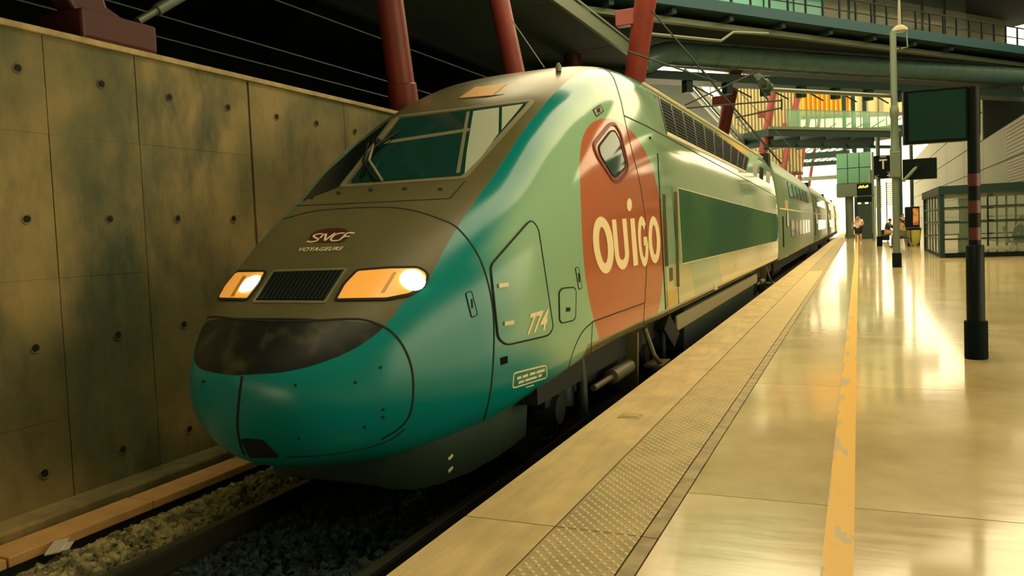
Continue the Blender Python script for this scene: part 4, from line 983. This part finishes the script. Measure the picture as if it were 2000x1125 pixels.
# ------------------------------------------------------------------ waiting shelter
s0 = at_z(1841, 504); s1y = at_z(1796, 484)[1]
sx, sy = s0[0], s0[1]; sy2 = sy+7.5; sxe = sx+3.9; sh = 2.25
t = thing('waiting_shelter', 'glass waiting shelter with dark steel grid frame', 'shelter', (sx, sy, 0))
b = MB(); b.box((sx-.1, sy-.1, sh-.12), (sxe, sy2+.1, sh+.16)); obj('roof', b, 'deck_steel', t)
b = MB(); b.box((sx-.03, sy-.03, 0), (sxe, sy+.03, .16)); b.box((sx-.03, sy, 0), (sx+.03, sy2, .10)); obj('sill', b, 'black_paint', t)
for x, y, w in ((sx, sy, .14), (sx, sy2, .10), (sxe, sy, .1), (sxe, sy2, .1)):
    b = MB(); b.box((x-w/2, y-w/2, 0), (x+w/2, y+w/2, sh)); obj('corner_post', b, 'deck_steel', t)
for k in range(1, 6):
    y = sy+(sy2-sy)*k/6; b = MB(); b.box((sx-.03, y-.03, .1), (sx+.03, y+.03, sh)); obj('mullion', b, 'galv', t)
for k in range(6):
    y = sy+(sy2-sy)*k/6; b = MB(); b.box((sx-.008, y+.04, .12), (sx+.008, y+(sy2-sy)/6-.04, sh-.05)); obj('glass_pane', b, 'glass_pale', t)
for z in (.6, 1.15, 1.65):
    b = MB(); b.box((sx-.025, sy, z), (sx+.025, sy2, z+.04)); obj('rail', b, 'galv', t)
    b = MB(); b.box((sx, sy-.025, z), (sxe, sy+.025, z+.05)); obj('rail', b, 'deck_steel', t)
    b = MB(); b.box((sx, sy2-.025, z), (sxe, sy2+.025, z+.05)); obj('rail', b, 'deck_steel', t)
for k in range(9):
    x = sx+1.3+k*.33; b = MB(); b.box((x-.035, sy2-.03, .1), (x+.035, sy2+.03, sh)); obj('mullion', b, 'deck_steel', t)
for k in range(3):
    x = sx+k*1.4; b = MB(); b.box((x+.08, sy-.008, .18), (x+1.32, sy+.008, sh-.02)); obj('glass_pane', b, 'glass_pale', t)
b = MB(); b.lathe((sx+.78, sy+1.2, 0), [(.20, 0), (.20, .8), (.13, .82), (.13, 1.75), (.19, 1.78), (.19, 1.95), (.1, 2.0)], 20)
obj('ash_bin_column', b, 'under_green', label='dark cylindrical column standing inside the waiting shelter', cat='bin', smooth='auto')
def seat(x, y, rot, label, group='seats in the waiting shelter'):
    t = thing('waiting_chair', label, 'seat', (x, y, 0), group); c, s = math.cos(rot), math.sin(rot)
    def P_(a, b_, z): return np.array([x+a*c-b_*s, y+a*s+b_*c, z])
    b = MB(); b.obox(P_(0, 0, .45), (.25*c, .25*s, 0), (-.22*s, .22*c, 0), (0, 0, .02)); obj('seat', b, 'seat_dark', t, bevel=.01)
    b = MB(); b.obox(P_(-.26, 0, .72), (.02*c-.05*0, .02*s, 0), (-.22*s, .22*c, 0), (-.07*c, -.07*s, .26)); obj('backrest', b, 'seat_dark', t, bevel=.01)
    for e in (-.2, .2): b = MB(); b.tube([P_(.18, e, 0), P_(.0, e, .44), P_(-.2, e, 0)], .018, 8); obj('leg', b, 'galv', t)
seat(sx+2.3, sy+1.4, math.pi*.0, 'dark seat near the glass front of the waiting shelter'); seat(sx+3.1, sy+1.6, 0.1, 'dark seat at the inner end of the waiting shelter')

# ------------------------------------------------------------------ clad building on the right
XB = 6.5
clad = thing('clad_building', 'long building clad in horizontal metal panels beyond the shelter', 'building', (XB, 40, 0))
b = MB(); b.box((XB+.06, 12, 0), (XB+2, 52, 5.62)); b.box((XB+.06, 52, 0), (XB+2, 122, 8.7)); obj('wall_core', b, 'clad_dark', clad)
zr = [0, 1.3, 2.6, 3.95, 5.6, 7.2, 8.7]; yr = [12, 17, 22, 27.5, 33, 38.5, 44, 52, 61, 72, 86, 104, 122]
for j in range(len(zr)-1):
    for i in range(len(yr)-1):
        if j > 3 and yr[i] < 51: continue
        b = MB(); b.box((XB, yr[i]+.03, zr[j]+.03), (XB+.08, yr[i+1]-.03, zr[j+1]-.03)); pn = obj('clad_panel', b, 'clad', clad)
        if (j in (2, 3, 4) and i < 6):
            n_ = 9; b = MB()
            for k in range(n_): z0 = zr[j]+.08+(zr[j+1]-zr[j]-.12)*k/n_; b.box((XB-.03, yr[i]+.1, z0), (XB, yr[i+1]-.1, z0+(zr[j+1]-zr[j])/n_*.5))
            obj('ribs', b, 'clad_rib', pn)
for a in (53.0, 57.0): b = MB(); b.prism([(XB-.04, a, 6.0), (XB-.04, a+1.5, 6.0), (XB-.04, a+.9, 8.6), (XB-.04, a-.3, 8.6)], (.03, 0, 0)); obj('window_slot', b, 'clad_dark', clad)
# poster stand and oval bin
dP = 40.; c0 = at_d(1768, 446, dP); c1 = at_d(1795, 403, dP)
t = thing('poster_stand', 'black advertising stand with an orange poster', 'poster stand', (c0[0], c0[1], 0))
b = MB(); b.box((c0[0], c0[1], 0), (c1[0], c0[1]+.3, c1[2])); obj('cabinet', b, 'black_paint', t, bevel=.02)
b = MB(); b.box((c0[0]+.36, c0[1]-.01, c0[2]+.15), (c1[0]-.05, c0[1], c1[2]-.1)); obj('poster', b, 'poster', t)
pb = at_z(1785, 481); b = MB(); b.lathe(pb, [(.10, 0), (.22, .15), (.30, .5), (.30, .82), (.24, .84)], 20)
t = thing('oval_bin', 'tapered yellow waste bin in a black ring holder beside the shelter', 'bin', pb); obj('bag', b, 'bin_yellow', t, smooth='auto')
b = MB(); b.lathe(pb, [(.31, .80), (.32, .82), (.32, .90), (.28, .92)], 20); obj('rim', b, 'black_paint', t, smooth='auto')
for a in (0, 2.1, 4.2): b = MB(); b.tube([pb+(.1*math.cos(a), .1*math.sin(a), 0), pb+(.27*math.cos(a), .27*math.sin(a), .3), pb+(.32*math.cos(a), .32*math.sin(a), .85)], .02, 6); obj('strut', b, 'black_paint', t)

# ------------------------------------------------------------------ people
def skinned(name, joints, edges, m, parent, sub=2):
    me = bpy.data.meshes.new(name); keys = list(joints); me.from_pydata([joints[k][:3] for k in keys], [(keys.index(a), keys.index(b_)) for a, b_ in edges], [])
    o_ = bpy.data.objects.new(name, me); COL.objects.link(o_); o_.modifiers.new('s', 'SKIN')
    for i, k in enumerate(keys): me.skin_vertices[0].data[i].radius = (joints[k][3],)*2
    me.skin_vertices[0].data[0].use_root = True
    ss = o_.modifiers.new('d', 'SUBSURF'); ss.levels = ss.render_levels = sub
    dg = bpy.context.evaluated_depsgraph_get(); dg.update(); nm = bpy.data.meshes.new_from_object(o_.evaluated_get(dg)); bpy.data.objects.remove(o_)
    nm.materials.append(MATS[m])
    return obj(name, nm, None, parent, smooth=True)
def person(pos, h, face, label, top='shirt_white', bottom='cloth_black', pose='stand', group=None, long_sleeve=False, trousers=False, broad=1.):
    """joint layout for a 1.0 tall figure, +y is the way the person faces"""
    g = h; c, s = math.cos(face), math.sin(face)
    def T(x, y, z, r): x *= broad; r *= (1+(broad-1)*.8); return (pos[0]+g*(x*c-y*s), pos[1]+g*(x*s+y*c), pos[2]+g*z, r*g)
    if pose == 'stand':
        J = dict(pel=(0, 0, .52, .085), waist=(0, .0, .62, .080), chest=(0, .01, .74, .095), neck=(0, .02, .84, .035), head=(0, .045, .90, .058), crown=(0, .035, .965, .045),
                 shl=(-.10, 0, .80, .045), ell=(-.145, .03, .66, .032), hal=(-.06, .14, .62, .022), fil=(-.03, .17, .64, .014), shr=(.10, 0, .80, .045), elr=(.15, -.01, .65, .032), har=(.15, .05, .52, .022), fir=(.15, .06, .47, .014),
                 hipl=(-.055, 0, .49, .065), knl=(-.06, .01, .28, .042), anl=(-.06, -.01, .045, .026), tol=(-.065, .075, .02, .02), hipr=(.055, 0, .49, .065), knr=(.06, .01, .28, .042), anr=(.06, -.01, .045, .026), tor=(.07, .075, .02, .02))
    else:
        J = dict(pel=(0, 0, .30, .085), waist=(0, .02, .40, .080), chest=(0, .06, .52, .09), neck=(0, .09, .61, .035), head=(0, .13, .665, .058), crown=(0, .12, .73, .045),
                 shl=(-.10, .06, .57, .042), ell=(-.13, .12, .43, .03), hal=(-.05, .24, .40, .022), fil=(-.02, .27, .42, .014), shr=(.10, .06, .57, .042), elr=(.13, .14, .44, .03), har=(.05, .24, .52, .022), fir=(.03, .25, .56, .014),
                 hipl=(-.06, .04, .29, .066), knl=(-.075, .25, .29, .046), anl=(-.07, .24, .045, .026), tol=(-.07, .32, .02, .02), hipr=(.06, .04, .29, .066), knr=(.075, .25, .30, .046), anr=(.08, .27, .045, .026), tor=(.08, .35, .02, .02))
    if pose != 'stand': J = {k: (v[0], v[1], v[2]+(0 if k[:2] in ('an', 'to') else .04 if k[:2] == 'kn' else .06), v[3]) for k, v in J.items()}
    E_ = [('pel', 'waist'), ('waist', 'chest'), ('chest', 'neck'), ('neck', 'head'), ('head', 'crown')]
    for q in 'lr': E_ += [('chest', 'sh'+q), ('sh'+q, 'el'+q), ('el'+q, 'ha'+q), ('ha'+q, 'fi'+q), ('pel', 'hip'+q), ('hip'+q, 'kn'+q), ('kn'+q, 'an'+q), ('an'+q, 'to'+q)]
    t = thing('person', label, 'person', pos, group)
    skinned('body', {k: T(*v) for k, v in J.items()}, E_, 'skin', t)
    def grow(keys, f, ends=()): return {k: T(*J[k][:3], J[k][3]*f) for k in keys}
    sk_ = ['waist', 'pel', 'chest', 'shl', 'ell', 'shr', 'elr']; d = grow(sk_, 1.16)
    if not long_sleeve:
        for q in 'lr': a, b_ = np.array(T(*J['sh'+q])), np.array(T(*J['el'+q])); d['el'+q] = tuple(a*.35+b_*.65)[:3]+(J['el'+q][3]*g*1.35,)
    e_ = [('waist', 'pel'), ('waist', 'chest'), ('chest', 'shl'), ('shl', 'ell'), ('chest', 'shr'), ('shr', 'elr')]
    if long_sleeve: d.update(grow(['hal', 'har'], 1.25)); e_ += [('ell', 'hal'), ('elr', 'har')]
    skinned('top', d, e_, top, t)
    d = grow(['pel', 'hipl', 'knl', 'hipr', 'knr'], 1.18); e_ = [('pel', 'hipl'), ('hipl', 'knl'), ('pel', 'hipr'), ('hipr', 'knr')]
    if trousers: d.update(grow(['anl', 'anr'], 1.5)); e_ += [('knl', 'anl'), ('knr', 'anr')]
    skinned('legwear', d, e_, bottom, t)
    hd_ = np.array(T(*J['crown'])[:3]); b = MB(); r = .062*g; bx = np.array([c, s, 0]); by = np.array([-s, c, 0]); o_ = hd_-by*.012*g-np.array([0, 0, .028*g])
    b.tube([o_+(0, 0, -.03*g), o_+(0, 0, .0), o_+(0, 0, .025*g), o_+(0, 0, .043*g), o_+(0, 0, .05*g)], [r*.85, r, r*.85, r*.5, r*.1], 14); obj('hair', b, 'hair', t, smooth=True)
    for q in 'lr': k_ = J['to'+q]; an_ = J['an'+q]; b = MB(); b.tube([np.array(T(an_[0], an_[1]-.025, .02, 0)[:3]), np.array(T(*k_)[:3])+np.array([0, 0, -.003*g])], [.03*g, .022*g], 8); obj('shoe', b, 'cloth_black' if trousers else 'shirt_white', t, smooth=True)
    return t
def at_floor(px, py): q = at_z(px, py); return np.array([q[0], q[1], 0])
person(at_floor(1677, 473), 1.70, math.pi*.9, 'person in white top and black shorts standing and looking down', 'shirt_white', 'cloth_black', broad=1.3)
bpos = at_floor(1738, 473)
def bench(pos, w, label):
    t = thing('bench', label, 'bench', pos, 'platform benches')
    b = MB(); b.box((pos[0]-w/2, pos[1]-.22, .40), (pos[0]+w/2, pos[1]+.22, .45)); obj('seat', b, 'seat_dark', t, bevel=.01)
    for e in (-1, 1): b = MB(); b.box((pos[0]+e*(w/2-.12)-.03, pos[1]-.18, 0), (pos[0]+e*(w/2-.12)+.03, pos[1]+.18, .40)); obj('leg', b, 'galv', t)
bench(bpos+(.1, 0, 0), 1.6, 'dark bench under the person in black top'); person(bpos+(-.15, -.02, 0), 1.75, math.pi*1.35, 'person in black top sitting behind the mast with a suitcase', 'cloth_black', 'cloth_tan', 'sit', long_sleeve=True)
b2 = at_floor(1765, 482); bench(b2+(-.1, 0, 0), .7, 'dark bench beside the yellow bin'); person(b2+(.0, -.02, 0), 1.75, math.pi*.6, 'seated person in tan top leaning forward beside the yellow bin', 'cloth_tan', 'cloth_grey', 'sit', trousers=True)
person(at_floor(1764, 464), 1.75, math.pi, 'distant person in dark clothes standing behind the seated one', 'cloth_black', 'cloth_grey', trousers=True, long_sleeve=True)
person(np.array([sx+2.34, sy+1.4, 0]), 1.6, -math.pi/2, 'person in black sitting inside the waiting shelter', 'cloth_black', 'cloth_black', 'sit', trousers=True, long_sleeve=True)
def suitcase(pos, w, h, m, label):
    t = thing('suitcase', label, 'suitcase', pos, 'suitcases on the platform'); b = MB(); b.box((pos[0]-w/2, pos[1]-.12, .05), (pos[0]+w/2, pos[1]+.12, h)); obj('shell', b, m, t, bevel=.04)
    b = MB(); b.tube([(pos[0]-w*.3, pos[1]+.1, h), (pos[0]-w*.3, pos[1]+.1, h+.25), (pos[0]+w*.3, pos[1]+.1, h+.25), (pos[0]+w*.3, pos[1]+.1, h)], .012, 6); obj('handle', b, 'galv', t)
    for e in (-.35, .35): b = MB(); b.tube([(pos[0]+e*w-.02, pos[1], .03), (pos[0]+e*w+.02, pos[1], .03)], .03, 8); obj('wheel', b, 'rubber', t)
suitcase(at_floor(1692, 464), .48, .72, 'cloth_grey', 'grey suitcase next to the standing person'); suitcase(at_floor(1729, 471), .5, .72, 'black_paint', 'dark suitcase beside the person in black top')
# far catenary portal over the line
t = thing('catenary_portal', 'distant overhead line portal across the tracks', 'portal', (XC, 107, RAILZ))
for x in (XC-4.5, XC+5): b = MB(); b.box((x-.15, 106.9, RAILZ), (x+.15, 107.1, 7.2)); obj('mast', b, 'galv', t)
b = MB(); b.box((XC-4.5, 106.9, 6.6), (XC+5, 107.1, 7.1)); obj('beam', b, 'galv', t)
for x, z in ((XC, 4.6), (XC, 5.7)):
    b = MB(); b.tube([(x, 26, z), (x, 104, z)], .012, 6); obj('contact_wire', b, 'wire_dark', label=('lower' if z < 5 else 'upper')+' overhead line wire above the coaches', cat='wire', group='overhead line wires')

# more overhead structure far down the line
for px0, px1, y0p, y1p, dep, lab in ((1545, 1760, 262, 283, 80, 'dark girder across the tracks below the glass footbridge'), (1560, 1660, 300, 312, 96, 'slim dark girder farther down the line'), (1560, 1655, 318, 326, 100, 'lowest and farthest dark girder across the line')):
    a, c = at_d(px0, y1p, dep), at_d(px1, y0p, dep); t = thing('far_girder', lab, 'girder', a, 'girders across the line')
    b = MB(); b.box((a[0], a[1], a[2]), (c[0], a[1]+.8, a[2]+dep*(y1p-y0p)/F)); obj('beam', b, 'deck_steel', t)
    for u in (.02, .97): x = a[0]+(c[0]-a[0])*u; b = MB(); b.box((x-.15, a[1]+.2, -.6), (x+.15, a[1]+.6, a[2])); obj('leg', b, 'deck_steel', t)
    for k in range(7): x = a[0]+(c[0]-a[0])*(k+.5)/7; b = MB(); b.beam((x-.6, a[1]+.4, a[2]+dep*(y1p-y0p)/F), (x+.6, a[1]+.4, a[2]+dep*(y1p-y0p)/F+.7), .1, .1); obj('brace', b, 'deck_steel', t)
